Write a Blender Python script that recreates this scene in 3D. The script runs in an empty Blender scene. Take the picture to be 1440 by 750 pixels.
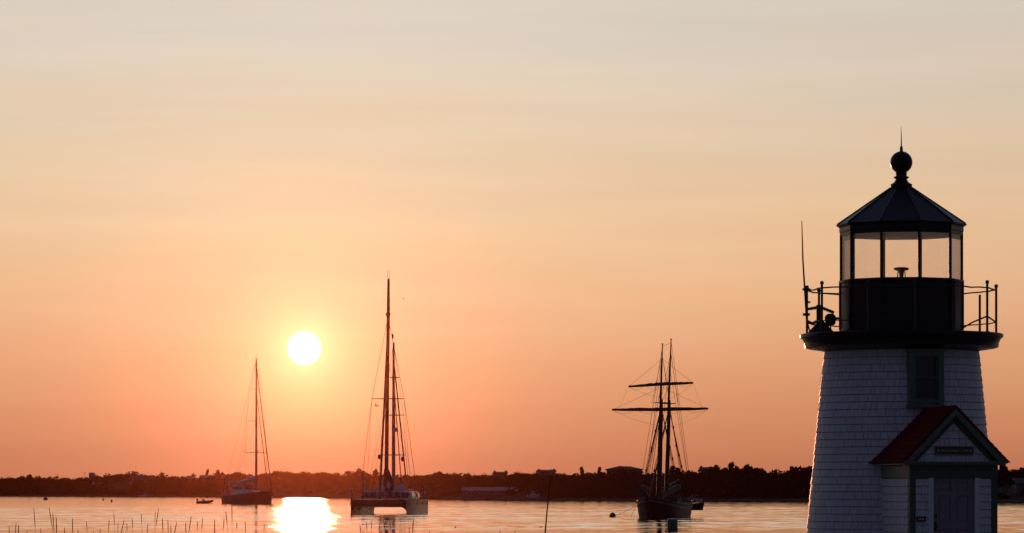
import bpy, math, random
import numpy as np
from mathutils import Vector, Matrix, Euler
R = math.radians
PI = math.pi
random.seed(7)
C = bpy.context.scene.collection
sc = bpy.context.scene

# ------------------------------------------------------------------ camera, sky, sun
F = 5157.0            # focal length in pixels of a 1440 px wide frame
HY = 688.0            # horizon row of that frame
EYE = 3.0             # eye height over the water

cam = bpy.data.cameras.new('camera')
cam.sensor_width = 36.0
cam.lens = 36.0 * F / 1440.0
cam.shift_y = (HY - 375.0) / 1440.0
cam.clip_start = 0.3
cam.clip_end = 20000
camo = bpy.data.objects.new('camera', cam)
camo.location = (0, 0, EYE)
camo.rotation_euler = (R(90), 0, 0)
C.objects.link(camo)
sc.camera = camo

SUN_AZ = math.atan((428 - 720) / F)                 # from +Y towards +X
SUN_EL = math.atan((HY - 490) / F * math.cos(SUN_AZ))
SD = Vector((math.sin(SUN_AZ) * math.cos(SUN_EL), math.cos(SUN_AZ) * math.cos(SUN_EL), math.sin(SUN_EL)))

world = bpy.data.worlds.new('World')
sc.world = world
world.use_nodes = True
nt = world.node_tree
for n in list(nt.nodes):
    nt.nodes.remove(n)


class NT:
    """tiny node helper"""
    def __init__(s, t):
        s.t = t
    def n(s, typ, **k):
        x = s.t.nodes.new(typ)
        for a, b in k.items():
            setattr(x, a, b)
        return x
    def link(s, a, b):
        s.t.links.new(a, b)
    def put(s, sock, v):
        if hasattr(v, 'is_output') or isinstance(v, bpy.types.NodeSocket):
            s.t.links.new(v, sock)
        else:
            sock.default_value = v
    def m(s, op, a, b=None, c=None, clamp=False):
        x = s.n('ShaderNodeMath', operation=op)
        x.use_clamp = clamp
        s.put(x.inputs[0], a)
        if b is not None:
            s.put(x.inputs[1], b)
        if c is not None:
            s.put(x.inputs[2], c)
        return x.outputs[0]
    def mix(s, blend, f, a, b):
        x = s.n('ShaderNodeMix', data_type='RGBA', blend_type=blend)
        s.put(x.inputs[0], f)
        s.put(x.inputs[6], a)
        s.put(x.inputs[7], b)
        return x.outputs[2]


def lin(r, g, b):
    def f(c):
        c /= 255.0
        return c / 12.92 if c <= .04045 else ((c + .055) / 1.055) ** 2.4
    return (f(r), f(g), f(b), 1.0)


w = NT(nt)
tc = w.n('ShaderNodeTexCoord')
D0 = w.n('ShaderNodeVectorMath', operation='NORMALIZE')
w.link(tc.outputs['Generated'], D0.inputs[0])
dvec = D0.outputs[0]
sep = w.n('ShaderNodeSeparateXYZ')
w.link(dvec, sep.inputs[0])
# soft streaks of thin cloud bend the bands of colour a little
mp = w.n('ShaderNodeMapping')
mp.inputs['Scale'].default_value = (1.0, 1.0, 9.0)
w.link(dvec, mp.inputs[0])
nz = w.n('ShaderNodeTexNoise')
nz.inputs['Scale'].default_value = 7.0
nz.inputs['Detail'].default_value = 5.0
nz.inputs['Roughness'].default_value = .55
w.link(mp.outputs[0], nz.inputs['Vector'])
streak = w.m('SUBTRACT', nz.outputs['Fac'], .5)
elev = w.m('MULTIPLY', w.m('ARCSINE', sep.outputs[2]), 180 / PI)
elev2 = w.m('ADD', elev, w.m('MULTIPLY', streak, w.m('MINIMUM', w.m('MULTIPLY', w.m('ABSOLUTE', elev), .35), 2.2)))
ramp = w.n('ShaderNodeValToRGB')
ramp.color_ramp.interpolation = 'LINEAR'
EL_MAX = 60.0
stops = [(-60, (60, 45, 40)), (-.5, (194, 114, 84)), (.25, (201, 121, 87)), (1.0, (221, 146, 104)), (2.1, (234, 170, 124)), (3.2, (238, 188, 145)),
         (4.3, (235, 198, 158)), (5.4, (227, 201, 171)), (6.5, (223, 206, 184)), (7.6, (217, 207, 194)), (12, (190, 188, 184)),
         (20, (128, 138, 160)), (35, (80, 92, 126)), (60, (54, 66, 100))]
el = ramp.color_ramp.elements
while len(el) > 1:
    el.remove(el[-1])
first = True
for e_, c_ in stops:
    p_ = (e_ + 60) / 120.0
    if first:
        el[0].position = p_; el[0].color = lin(*c_); first = False
    else:
        q = el.new(p_); q.color = lin(*c_)
w.link(w.m('DIVIDE', w.m('ADD', elev2, 60.0), 120.0, clamp=True), ramp.inputs[0])
# azimuth away from the sun
az = w.m('ARCTAN2', sep.outputs[0], sep.outputs[1])
daz = w.m('ABSOLUTE', w.m('SUBTRACT', az, SUN_AZ))
daz = w.m('MINIMUM', daz, w.m('SUBTRACT', 2 * PI, daz))
fall = w.m('EXPONENT', w.m('MULTIPLY', w.m('POWER', w.m('DIVIDE', daz, R(38)), 1.7), -1.0))
dusk = (.031, .036, .074, 1)
away = w.mix('MIX', w.m('MULTIPLY', w.m('SUBTRACT', 1.0, fall), 1.0, clamp=True), ramp.outputs[0], dusk)
# aureole round the sun
dist = w.n('ShaderNodeVectorMath', operation='DISTANCE')
w.link(dvec, dist.inputs[0])
dist.inputs[1].default_value = SD
th = w.m('MULTIPLY', dist.outputs['Value'], 180 / PI)       # degrees from the sun
g1 = w.m('MULTIPLY', w.m('EXPONENT', w.m('MULTIPLY', w.m('POWER', w.m('DIVIDE', th, .42), 1.6), -1.0)), .42)
g2 = w.m('MULTIPLY', w.m('EXPONENT', w.m('DIVIDE', th, -2.0)), .30)
def scale_one(f):
    x = w.n('ShaderNodeCombineColor')
    for i in range(3): w.link(f, x.inputs[i])
    return x.outputs[0]
def scale_col(col, f):
    x = w.n('ShaderNodeVectorMath', operation='SCALE')
    x.inputs[0].default_value = col
    w.put(x.inputs['Scale'], f)
    return x.outputs[0]
def addv(a, b):
    x = w.n('ShaderNodeVectorMath', operation='ADD')
    w.link(a, x.inputs[0]); w.link(b, x.inputs[1])
    return x.outputs[0]
dsc = w.n('ShaderNodeMapRange', interpolation_type='SMOOTHSTEP')
w.link(th, dsc.inputs[0])
dsc.inputs[1].default_value = .205; dsc.inputs[2].default_value = .275; dsc.inputs[3].default_value = 1.0; dsc.inputs[4].default_value = 0.0
disc = dsc.outputs[0]
mp2 = w.n('ShaderNodeMapping'); mp2.inputs['Scale'].default_value = (2.2, 2.2, 34.0); mp2.inputs['Rotation'].default_value = (0, R(1.2), 0)
w.link(dvec, mp2.inputs[0])
nz2 = w.n('ShaderNodeTexNoise'); nz2.inputs['Scale'].default_value = 3.2; nz2.inputs['Detail'].default_value = 6.0; nz2.inputs['Roughness'].default_value = .5; nz2.inputs['Distortion'].default_value = .4
w.link(mp2.outputs[0], nz2.inputs['Vector'])
cir = w.m('ADD', 1.0, w.m('MULTIPLY', w.m('SUBTRACT', nz2.outputs['Fac'], .5), .16))
away = w.mix('MULTIPLY', 1.0, away, scale_one(cir))
sky = addv(away, scale_col((1.0, .9, .42), g1))
sky = addv(sky, scale_col((1.0, .72, .42), g2))
sky = addv(sky, scale_col((1.0, .93, .78), w.m('MULTIPLY', disc, 12.0)))
nish = w.n('ShaderNodeTexSky', sky_type='NISHITA')
nish.sun_disc = False
nish.sun_elevation = SUN_EL
nish.sun_rotation = SUN_AZ
nish.dust_density = 2.0
bg1 = w.n('ShaderNodeBackground'); w.link(sky, bg1.inputs[0]); bg1.inputs[1].default_value = 1.045
bg2 = w.n('ShaderNodeBackground'); w.link(w.mix('MULTIPLY', 1.0, nish.outputs[0], scale_one(w.m('MULTIPLY', w.m('SUBTRACT', 1.0, fall), .25))), bg2.inputs[0]); bg2.inputs[1].default_value = 0.05
ads = w.n('ShaderNodeAddShader'); w.link(bg1.outputs[0], ads.inputs[0]); w.link(bg2.outputs[0], ads.inputs[1])
wo = w.n('ShaderNodeOutputWorld'); w.link(ads.outputs[0], wo.inputs[0])
world.cycles.sampling_method = 'MANUAL'
world.cycles.sample_map_resolution = 1024

sun = bpy.data.lights.new('sun', 'SUN')
sun.energy = 2.2
sun.angle = R(.53)
sun.color = (1.0, .40, .18)
suno = bpy.data.objects.new('sun', sun)
suno.rotation_euler = SD.to_track_quat('Z', 'Y').to_euler()
suno.location = (-60, 900, 60)
C.objects.link(suno)

vs = sc.view_settings
vs.view_transform = 'Standard'; vs.look = 'None'; vs.exposure = 0.0; vs.gamma = 1.0; vs.use_curve_mapping = False
sc.cycles.max_bounces = 6
sc.cycles.transparent_max_bounces = 16
sc.cycles.volume_bounces = 0
sc.cycles.sample_clamp_indirect = 4.0
sc.cycles.use_denoising = True
sc.cycles.denoising_input_passes = 'RGB_ALBEDO'

# ------------------------------------------------------------------ helpers
def X(px, D):
    return (px - 720.0) / F * D
def Z(py, D):
    return EYE + (HY - py) * D / F


class MB:
    def __init__(s):
        s.v = []; s.f = []; s.sm = []; s.M = Matrix.Identity(4)
    def add(s, vs_, fs, smooth=False):
        b = len(s.v)
        s.v += [tuple(s.M @ Vector(p)) for p in vs_]
        s.f += [tuple(i + b for i in f) for f in fs]
        s.sm += [smooth] * len(fs)
        return s
    def box(s, c, d, rot=None, taper=1.0):
        hx, hy, hz = d[0] / 2, d[1] / 2, d[2] / 2
        vs_ = []
        for z, k in ((-hz, 1.0), (hz, taper)):
            for x, y in ((-hx, -hy), (hx, -hy), (hx, hy), (-hx, hy)):
                vs_.append(Vector((x * k, y * k, z)))
        if rot:
            m = Euler(rot).to_matrix(); vs_ = [m @ p for p in vs_]
        c = Vector(c)
        return s.add([p + c for p in vs_], [(0, 3, 2, 1), (4, 5, 6, 7), (0, 1, 5, 4), (1, 2, 6, 5), (2, 3, 7, 6), (3, 0, 4, 7)])
    def bb(s, a, b):
        c = [(a[i] + b[i]) / 2 for i in range(3)]; d = [abs(b[i] - a[i]) for i in range(3)]
        return s.box(c, d)
    def tube(s, pts, r, n=8, smooth=True, sq=1.0):
        pts = [Vector(p) for p in pts]
        rs = r if isinstance(r, (list, tuple)) else [r] * len(pts)
        ring = []; vs_ = []
        for i, p in enumerate(pts):
            t = (pts[min(i + 1, len(pts) - 1)] - pts[max(i - 1, 0)]).normalized()
            a = Vector((0, 0, 1)) if abs(t.z) < .95 else Vector((1, 0, 0))
            u = t.cross(a).normalized(); q = t.cross(u).normalized()
            for k in range(n):
                an = 2 * PI * k / n
                vs_.append(p + (u * math.cos(an) + q * math.sin(an) * sq) * rs[i])
        fs = []
        for i in range(len(pts) - 1):
            for k in range(n):
                a0 = i * n + k; a1 = i * n + (k + 1) % n
                fs.append((a0, a1, a1 + n, a0 + n))
        fs.append(tuple(range(n - 1, -1, -1)))
        fs.append(tuple(range((len(pts) - 1) * n, len(pts) * n)))
        return s.add(vs_, fs, smooth)
    def lathe(s, prof, n=24, phase=0.0, smooth=True, c=(0, 0, 0), cap=True):
        """prof: (r, z) from the bottom up; angle measured from -Y towards +X"""
        vs_ = []; fs = []
        for r_, z in prof:
            for k in range(n):
                a = phase + 2 * PI * k / n
                vs_.append((c[0] + r_ * math.sin(a), c[1] - r_ * math.cos(a), c[2] + z))
        for i in range(len(prof) - 1):
            for k in range(n):
                a0 = i * n + k; a1 = i * n + (k + 1) % n
                fs.append((a0, a1, a1 + n, a0 + n))
        if cap:
            fs.append(tuple(range(n - 1, -1, -1)))
            fs.append(tuple(range((len(prof) - 1) * n, len(prof) * n)))
        return s.add(vs_, fs, smooth)
    def ball(s, c, r, n=12, sz=1.0):
        prof = []
        for i in range(n // 2 + 1):
            a = -PI / 2 + PI * i / (n // 2)
            prof.append((max(1e-4, r * math.cos(a)), r * sz * math.sin(a)))
        return s.lathe(prof, n, c=c)
    def prism(s, poly, y0, y1):
        """poly of (x, z) pushed along y"""
        n = len(poly)
        vs_ = [(x, y0, z) for x, z in poly] + [(x, y1, z) for x, z in poly]
        fs = [tuple(range(n)), tuple(range(2 * n - 1, n - 1, -1))]
        for i in range(n):
            j = (i + 1) % n
            fs.append((i, i + n, j + n, j))
        return s.add(vs_, fs)
    def loft(s, rings, closed=True, smooth=True, caps=True):
        n = len(rings[0]); vs_ = [p for r_ in rings for p in r_]; fs = []
        for i in range(len(rings) - 1):
            for k in range(n if closed else n - 1):
                a0 = i * n + k; a1 = i * n + (k + 1) % n
                fs.append((a0, a1, a1 + n, a0 + n))
        if caps:
            fs.append(tuple(range(n - 1, -1, -1)))
            fs.append(tuple(range((len(rings) - 1) * n, len(rings) * n)))
        return s.add(vs_, fs, smooth)
    def build(s, name, mat, parent=None, loc=(0, 0, 0), rz=0.0, recalc=True, tint=None):
        me = bpy.data.meshes.new(name)
        me.from_pydata(s.v, [], s.f)
        me.polygons.foreach_set('use_smooth', s.sm)
        if tint is not None:
            at = me.attributes.new('tint', 'FLOAT', 'FACE')
            at.data.foreach_set('value', tint)
        me.update()
        if recalc:
            import bmesh
            bm = bmesh.new(); bm.from_mesh(me)
            bmesh.ops.recalc_face_normals(bm, faces=bm.faces)
            bm.to_mesh(me); bm.free()
        if any(s.sm):
            try:
                me.set_sharp_from_angle(angle=R(38))
            except Exception:
                pass
        me.materials.append(mat)
        o = bpy.data.objects.new(name, me)
        C.objects.link(o)
        o.location = loc
        o.rotation_euler = (0, 0, rz)
        if parent:
            o.parent = parent
        return o


def tag(o, label=None, cat=None, group=None, kind=None):
    if label: o['label'] = label
    if cat: o['category'] = cat
    if group: o['group'] = group
    if kind: o['kind'] = kind
    return o
def thing(name, label, cat, loc=(0, 0, 0), rz=0.0, group=None):
    o = bpy.data.objects.new(name, None)
    o.empty_display_size = .3
    C.objects.link(o); o.location = loc; o.rotation_euler = (0, 0, rz)
    return tag(o, label, cat, group)


# ------------------------------------------------------------------ materials
def mat(name, col, rough=.6, var=.12, scale=6.0, metal=0.0, spec=.5, bump=0.0, stretch=(1, 1, 1), tint=False, coat=0.0):
    m = bpy.data.materials.new(name); m.use_nodes = True
    t = NT(m.node_tree)
    b = m.node_tree.nodes['Principled BSDF']
    tc_ = t.n('ShaderNodeTexCoord'); mp_ = t.n('ShaderNodeMapping'); mp_.inputs['Scale'].default_value = stretch
    t.link(tc_.outputs['Object'], mp_.inputs[0])
    no = t.n('ShaderNodeTexNoise'); no.inputs['Scale'].default_value = scale; no.inputs['Detail'].default_value = 6
    t.link(mp_.outputs[0], no.inputs['Vector'])
    c = (col[0], col[1], col[2], 1)
    dk = tuple(x * (1 - var * 1.6) for x in col) + (1,)
    lt = tuple(min(1, x * (1 + var)) for x in col) + (1,)
    r_ = t.n('ShaderNodeValToRGB')
    r_.color_ramp.elements[0].position = .3; r_.color_ramp.elements[0].color = dk
    r_.color_ramp.elements[1].position = .7; r_.color_ramp.elements[1].color = lt
    t.link(no.outputs['Fac'], r_.inputs[0])
    out = r_.outputs[0]
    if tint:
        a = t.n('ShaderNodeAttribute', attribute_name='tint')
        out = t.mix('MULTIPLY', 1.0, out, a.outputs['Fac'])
    t.link(out, b.inputs['Base Color'])
    b.inputs['Roughness'].default_value = rough
    b.inputs['Metallic'].default_value = metal
    b.inputs['Specular IOR Level'].default_value = spec
    b.inputs['Coat Weight'].default_value = coat
    if bump:
        bp = t.n('ShaderNodeBump'); bp.inputs['Strength'].default_value = bump; bp.inputs['Distance'].default_value = .02
        t.link(no.outputs['Fac'], bp.inputs['Height']); t.link(bp.outputs[0], b.inputs['Normal'])
    return m


M = {
    'shingle': mat('white_painted_shingle', (.66, .68, .72), .55, .10, 5, bump=.25, stretch=(6, 6, .7), tint=True),
    'white': mat('white_paint', (.70, .72, .76), .45, .06, 4),
    'green': mat('green_trim_paint', (.11, .16, .11), .45, .12, 8),
    'green_dark': mat('green_trim_darkened', (.06, .092, .065), .5, .12, 8),  # darkened trim green, also carries painted shade under the porch gable
    'door': mat('mauve_grey_door_paint', (.25, .20, .235), .4, .10, 5),
    'red': mat('red_roof_shingle', (.17, .011, .013), .9, .2, 10, bump=.4, spec=.08, tint=True),
    'black': mat('black_painted_iron', (.011, .010, .010), .36, .3, 7, bump=.15, spec=.3),
    'roofmetal': mat('dark_sheet_metal', (.014, .013, .014), .42, .25, 3, bump=.08, spec=.35),
    'brown': mat('brown_painted_metal', (.028, .015, .011), .5, .2, 8, spec=.25),
    'board': mat('sign_board_brown', (.045, .03, .02), .5, .1, 10),
    'gold': mat('sign_lettering_cream', (.60, .50, .33), .5, .05, 10),
    'iron': mat('weathered_iron', (.03, .026, .025), .5, .3, 20),
    'dkglass': mat('dark_window_glass', (.012, .013, .015), .08, .1, 2, spec=.7),
    'sash': mat('dark_green_sash', (.06, .10, .08), .5, .1, 8),
    'stone': mat('foundation_stone', (.28, .27, .25), .85, .25, 4, bump=.6),
    'navy': mat('dark_blue_gelcoat', (.018, .018, .03), .5, .1, 1, spec=.1),
    'catgrey': mat('dark_grey_gelcoat', (.05, .05, .062), .3, .15, 1, coat=.2),
    'hullblack': mat('black_tarred_planking', (.014, .013, .012), .55, .2, 2, spec=.2, stretch=(.4, 1, 6), bump=.2),
    'strake': mat('faded_cream_strake', (.09, .082, .07), .6, .1, 3),
    'wood': mat('varnished_spar', (.035, .02, .012), .55, .25, 3, stretch=(6, 6, .5)),
    'deck': mat('teak_deck', (.22, .16, .10), .7, .15, 4),
    'boatwhite': mat('off_white_gelcoat', (.55, .57, .60), .35, .06, 1),
    'alu': mat('anodised_mast_metal', (.30, .30, .32), .35, .1, 2, metal=.3),
    'darkmast': mat('dark_painted_mast', (.05, .035, .03), .45, .15, 2),
    'rope': mat('tarred_rope', (.035, .028, .022), .8, .2, 5),
    'wire': mat('steel_wire', (.09, .08, .075), .5, .1, 5),
    'canvas': mat('furled_canvas', (.085, .075, .065), .8, .2, 4, bump=.5),
    'sailbrown': mat('brown_sail_cover', (.055, .03, .025), .8, .2, 4, bump=.5),
    'rubber': mat('grey_rubber_tube', (.10, .10, .11), .6, .15, 4),
    'net': mat('trampoline_net', (.03, .03, .035), .8, .2, 20),
    'buoygrey': mat('grey_mooring_ball', (.16, .18, .21), .5, .2, 6),
    'buoygreen': mat('green_channel_can', (.02, .10, .06), .45, .2, 6),
    'buoyred': mat('dark_red_buoy', (.10, .025, .02), .5, .2, 6),
    'bark': mat('grey_bark', (.07, .055, .045), .9, .2, 3),
    'leaf': mat('dusky_foliage', (.022, .024, .016), .95, .25, .25, spec=.05),
    'scrub': mat('dune_scrub_soil', (.028, .025, .017), .95, .3, .15, spec=.05),
    'grass': mat('dry_beach_grass', (.16, .105, .055), .7, .2, 10),
    'housegrey': mat('weathered_cedar_wall', (.17, .15, .14), .8, .15, 1),
    'houseroof': mat('dark_shingle_roof', (.07, .06, .058), .8, .15, 1),
    'houselight': mat('pale_roof_shingle', (.34, .31, .30), .8, .15, 1),
    'housewhite': mat('pale_clapboard', (.52, .50, .49), .7, .1, 1),
    'brick': mat('chimney_brick', (.20, .09, .06), .8, .15, 3),
}


def glass_mat():
    m = bpy.data.materials.new('lantern_glass'); m.use_nodes = True
    t = NT(m.node_tree); t.t.nodes.clear()
    tr = t.n('ShaderNodeBsdfTransparent'); tr.inputs[0].default_value = (.965, .95, .94, 1)
    gl = t.n('ShaderNodeBsdfGlossy'); gl.inputs['Roughness'].default_value = .06
    df = t.n('ShaderNodeBsdfTranslucent'); df.inputs[0].default_value = (.7, .7, .7, 1)
    fr = t.n('ShaderNodeFresnel'); fr.inputs[0].default_value = 1.45
    a = t.n('ShaderNodeMixShader'); t.link(fr.outputs[0], a.inputs[0]); t.link(tr.outputs[0], a.inputs[1]); t.link(gl.outputs[0], a.inputs[2])
    tc_ = t.n('ShaderNodeTexCoord'); no = t.n('ShaderNodeTexNoise'); no.inputs['Scale'].default_value = 3
    t.link(tc_.outputs['Object'], no.inputs['Vector'])
    f = t.m('MULTIPLY', no.outputs['Fac'], .10)
    b = t.n('ShaderNodeMixShader'); t.link(f, b.inputs[0]); t.link(a.outputs[0], b.inputs[1]); t.link(df.outputs[0], b.inputs[2])
    o = t.n('ShaderNodeOutputMaterial'); t.link(b.outputs[0], o.inputs[0])
    return m
M['glass'] = glass_mat()


def grass_mat():
    m = mat('dry_beach_grass_blades', (.55, .34, .17), .7, .2, 10)
    t = NT(m.node_tree); b = m.node_tree.nodes['Principled BSDF']; out = m.node_tree.nodes['Material Output']
    tl = t.n('ShaderNodeBsdfTranslucent'); tl.inputs[0].default_value = (.75, .45, .22, 1)
    mx_ = t.n('ShaderNodeMixShader'); mx_.inputs[0].default_value = .75
    t.link(b.outputs[0], mx_.inputs[1]); t.link(tl.outputs[0], mx_.inputs[2]); t.link(mx_.outputs[0], out.inputs[0])
    return m
M['grass'] = grass_mat()


def water_mat():
    m = bpy.data.materials.new('harbour_water'); m.use_nodes = True
    t = NT(m.node_tree); m.node_tree.nodes.clear()
    g = t.n('ShaderNodeNewGeometry')
    def noise(sx, sy, detail=3, rough=.5):
        mp_ = t.n('ShaderNodeMapping'); mp_.inputs['Scale'].default_value = (sx, sy, 1)
        t.link(g.outputs['Position'], mp_.inputs[0])
        no = t.n('ShaderNodeTexNoise'); no.inputs['Scale'].default_value = 1.0
        no.inputs['Detail'].default_value = detail; no.inputs['Roughness'].default_value = rough
        t.link(mp_.outputs[0], no.inputs['Vector'])
        return no.outputs['Fac']
    sp = t.n('ShaderNodeSeparateXYZ'); t.link(g.outputs['Position'], sp.inputs[0])
    # wind-ruffled water between a calm margin by this shore and a calm lee under the far one
    wob = t.m('MULTIPLY', t.m('SUBTRACT', noise(.006, .02, 4, .6), .5), 420.0)
    def step(a0, a1, v0, v1, src):
        x = t.n('ShaderNodeMapRange', interpolation_type='SMOOTHSTEP')
        x.inputs[1].default_value = a0; x.inputs[2].default_value = a1; x.inputs[3].default_value = v0; x.inputs[4].default_value = v1
        t.link(src, x.inputs[0]); return x.outputs[0]
    far = step(480, 720, 1.0, 0.0, t.m('ADD', sp.outputs[1], wob))
    near = step(264, 270, 0.0, 1.0, t.m('ADD', sp.outputs[1], t.m('MULTIPLY', wob, .05)))
    ruf = t.m('MULTIPLY', far, near)
    streak_ = step(.36, .66, .25, 1.25, noise(.012, .075, 5, .65))
    amt = t.m('ADD', WA0, t.m('MULTIPLY', t.m('MULTIPLY', ruf, streak_), WA1))
    cat_ = t.m('MULTIPLY', step(.45, .66, 0.0, 1.0, noise(.55, .11, 3, .6)), t.m('ADD', t.m('MULTIPLY', ruf, WR1), WR2))
    rgh = t.m('ADD', WR0, t.m('MULTIPLY', cat_, streak_))
    def slope(sx, sy, amp):
        mp_ = t.n('ShaderNodeMapping'); mp_.inputs['Scale'].default_value = (sx, sy, 1)
        t.link(g.outputs['Position'], mp_.inputs[0])
        no = t.n('ShaderNodeTexNoise'); no.inputs['Scale'].default_value = 1.0; no.inputs['Detail'].default_value = 4; no.inputs['Roughness'].default_value = .6
        t.link(mp_.outputs[0], no.inputs['Vector'])
        v = t.n('ShaderNodeVectorMath', operation='SUBTRACT'); t.link(no.outputs['Color'], v.inputs[0]); v.inputs[1].default_value = (.5, .5, .5)
        k = t.n('ShaderNodeVectorMath', operation='MULTIPLY'); t.link(v.outputs[0], k.inputs[0]); k.inputs[1].default_value = (amp, amp, 0)
        return k.outputs[0]
    sl = t.n('ShaderNodeVectorMath', operation='ADD'); t.link(slope(.33, .30, 1.0), sl.inputs[0]); t.link(slope(.05, .12, .6), sl.inputs[1])
    sc_ = t.n('ShaderNodeVectorMath', operation='SCALE'); t.link(sl.outputs[0], sc_.inputs[0]); t.link(amt, sc_.inputs['Scale'])
    up = t.n('ShaderNodeVectorMath', operation='ADD'); t.link(sc_.outputs[0], up.inputs[0]); up.inputs[1].default_value = (0, 0, 1)
    nn_ = t.n('ShaderNodeVectorMath', operation='NORMALIZE'); t.link(up.outputs[0], nn_.inputs[0])
    gl = t.n('ShaderNodeBsdfAnisotropic', distribution='BECKMANN')
    gl.inputs['Color'].default_value = (.93, .92, .90, 1)
    t.link(rgh, gl.inputs['Roughness']); t.link(nn_.outputs[0], gl.inputs['Normal'])
    df = t.n('ShaderNodeBsdfDiffuse'); df.inputs['Color'].default_value = (.010, .020, .024, 1)
    fr = t.n('ShaderNodeFresnel'); fr.inputs[0].default_value = 1.333
    mx_ = t.n('ShaderNodeMixShader'); t.link(fr.outputs[0], mx_.inputs[0]); t.link(df.outputs[0], mx_.inputs[1]); t.link(gl.outputs[0], mx_.inputs[2])
    o = t.n('ShaderNodeOutputMaterial'); t.link(mx_.outputs[0], o.inputs[0])
    return m
WR0, WR1, WR2, WA0, WA1 = .105, .085, .04, .05, .46
M['water'] = water_mat()


def sand_mat():
    m = mat('beach_sand', (.30, .25, .19), .9, .15, 1.5, bump=.5)
    return m
M['sand'] = sand_mat()


def sheet(name, xs, ys, hf, m, uvshade=True):
    vs_ = []; fs = []
    for j, y in enumerate(ys):
        for i, x in enumerate(xs):
            vs_.append((x, y, hf(x, y)))
    n = len(xs)
    for j in range(len(ys) - 1):
        for i in range(n - 1):
            a = j * n + i
            fs.append((a, a + 1, a + n + 1, a + n))
    mb = MB(); mb.add(vs_, fs, True)
    return mb.build(name, m)


# ------------------------------------------------------------------ the setting
wsurf = sheet('water', [-2500, -1500, -500, 0, 500, 1500, 2500], [-2450, -500, 0, 80, 200, 500, 1000, 1600, 2300], lambda x, y: 0.0, M['water'])
tag(wsurf, kind='structure')


def sm(a, b, t):
    t = max(0, min(1, (t - a) / (b - a)))
    return t * t * (3 - 2 * t)
def hnoise(x, y):
    return (math.sin(x * .31 + 1.3 * math.sin(y * .17)) * math.cos(y * .27 + .8 * math.sin(x * .11)))
def ground_h(x, y):
    base = 1.22 + .10 * hnoise(x, y)
    # low dune in front of the camera that carries the grass
    dune = .78 * math.exp(-((y - 34) / 13.0) ** 2) * (1 - sm(-2, 3.0, x - .02 * y)) * sm(-60, -30, x)
    z = base + dune
    shore = 112 + 5 * math.sin(x * .045) + 2 * math.sin(x * .13 + 2)
    z = z * (1 - sm(shore - 16, shore + 12, y)) - 1.2 * sm(shore - 8, shore + 25, y)
    if (x - 9) ** 2 + (y - 82) ** 2 < 60:
        k = 1 - sm(25, 60, (x - 9) ** 2 + (y - 82) ** 2)
        z = z * (1 - k) + 1.2 * k
    return z
xs = sorted(set([-1500, -700, -350, -200, -150, -110] + [-80 + 2.5 * i for i in range(65)] + [90, 110, 150, 200, 350, 700, 1500]))
ys = sorted(set([-2500, -1200, -500, -200, -100, -60, -30] + [-10 + 2.5 * i for i in range(62)]))
tag(sheet('ground', xs, ys, ground_h, M['sand']), kind='structure')

# far shore: shoreline distance and skyline by bearing (pixel column)
SH = [(-900, 1650), (0, 1547), (340, 1406), (600, 1105), (727, 967), (1100, 910), (1440, 814), (2300, 700)]
SKY = [(-900, 668), (-300, 664), (0, 670), (10, 669.5), (40, 669), (60, 670), (100, 670.5), (115, 670), (135, 666.5), (150, 667), (165, 665), (178, 663.5), (200, 665.5), (225, 667), (242, 667), (262, 669),
       (275, 669), (290, 667), (305, 667), (330, 665), (350, 666), (366, 666), (385, 661), (405, 660), (418, 664), (430, 663), (448, 662), (462, 663), (482, 665), (490, 665), (497, 662), (512, 661),
       (520, 664), (540, 664), (560, 666), (575, 666), (600, 667), (610, 663), (625, 662), (640, 663), (660, 664), (700, 664.5), (735, 664), (757, 662), (780, 663), (800, 663), (820, 662),
       (850, 661), (860, 660), (900, 661.5), (930, 662), (965, 661), (985, 659), (1005, 658), (1030, 656), (1070, 657.5), (1080, 661), (1095, 661), (1110, 658), (1130, 656), (1150, 656), (1250, 655), (1400, 656), (1410, 655), (1420, 656), (1440, 657), (1700, 660), (2300, 664)]
def interp(tab, x):
    if x <= tab[0][0]: return tab[0][1]
    for (a, b), (c, d) in zip(tab, tab[1:]):
        if x <= c: return b + (d - b) * (x - a) / (c - a)
    return tab[-1][1]
RIDGE = 110.0
CROWN = 3.6
def hill_z(px, v):
    D = interp(SH, px)
    top = Z(interp(SKY, px), D + RIDGE)
    g = top - CROWN * .95
    if v < 0: return v * .15
    if v < 5: return .35 * v / 5 + .05
    z = .4 + (g - .4) * sm(4, RIDGE, v) ** .8
    if v > RIDGE: z = g - .012 * (v - RIDGE)
    return max(z, .3) + .25 * hnoise(px * .15, v * .2) * sm(5, 30, v)
vsteps = [-12, 0, 2, 5, 9, 15, 25, 40, 60, 80, 100, 115, 140, 200, 330, 560]
pxs = [-2600 + 20 * i for i in range(0, 90)] + [-800 + 8 * i for i in range(0, 350)] + [2000 + 25 * i for i in range(0, 60)]
vv = []; ff = []
for v_ in vsteps:
    for px in pxs:
        D = interp(SH, px) + v_ + (1.2 * math.sin(px * .09) + .8 * math.sin(px * .23)) * (1 if v_ < 10 else 0)
        vv.append((X(px, D), D, hill_z(px, v_)))
n_ = len(pxs)
for j in range(len(vsteps) - 1):
    for i in range(n_ - 1):
        a = j * n_ + i; ff.append((a, a + 1, a + n_ + 1, a + n_))
tag(MB().add(vv, ff, True).build('hills', M['scrub']), kind='structure')

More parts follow.
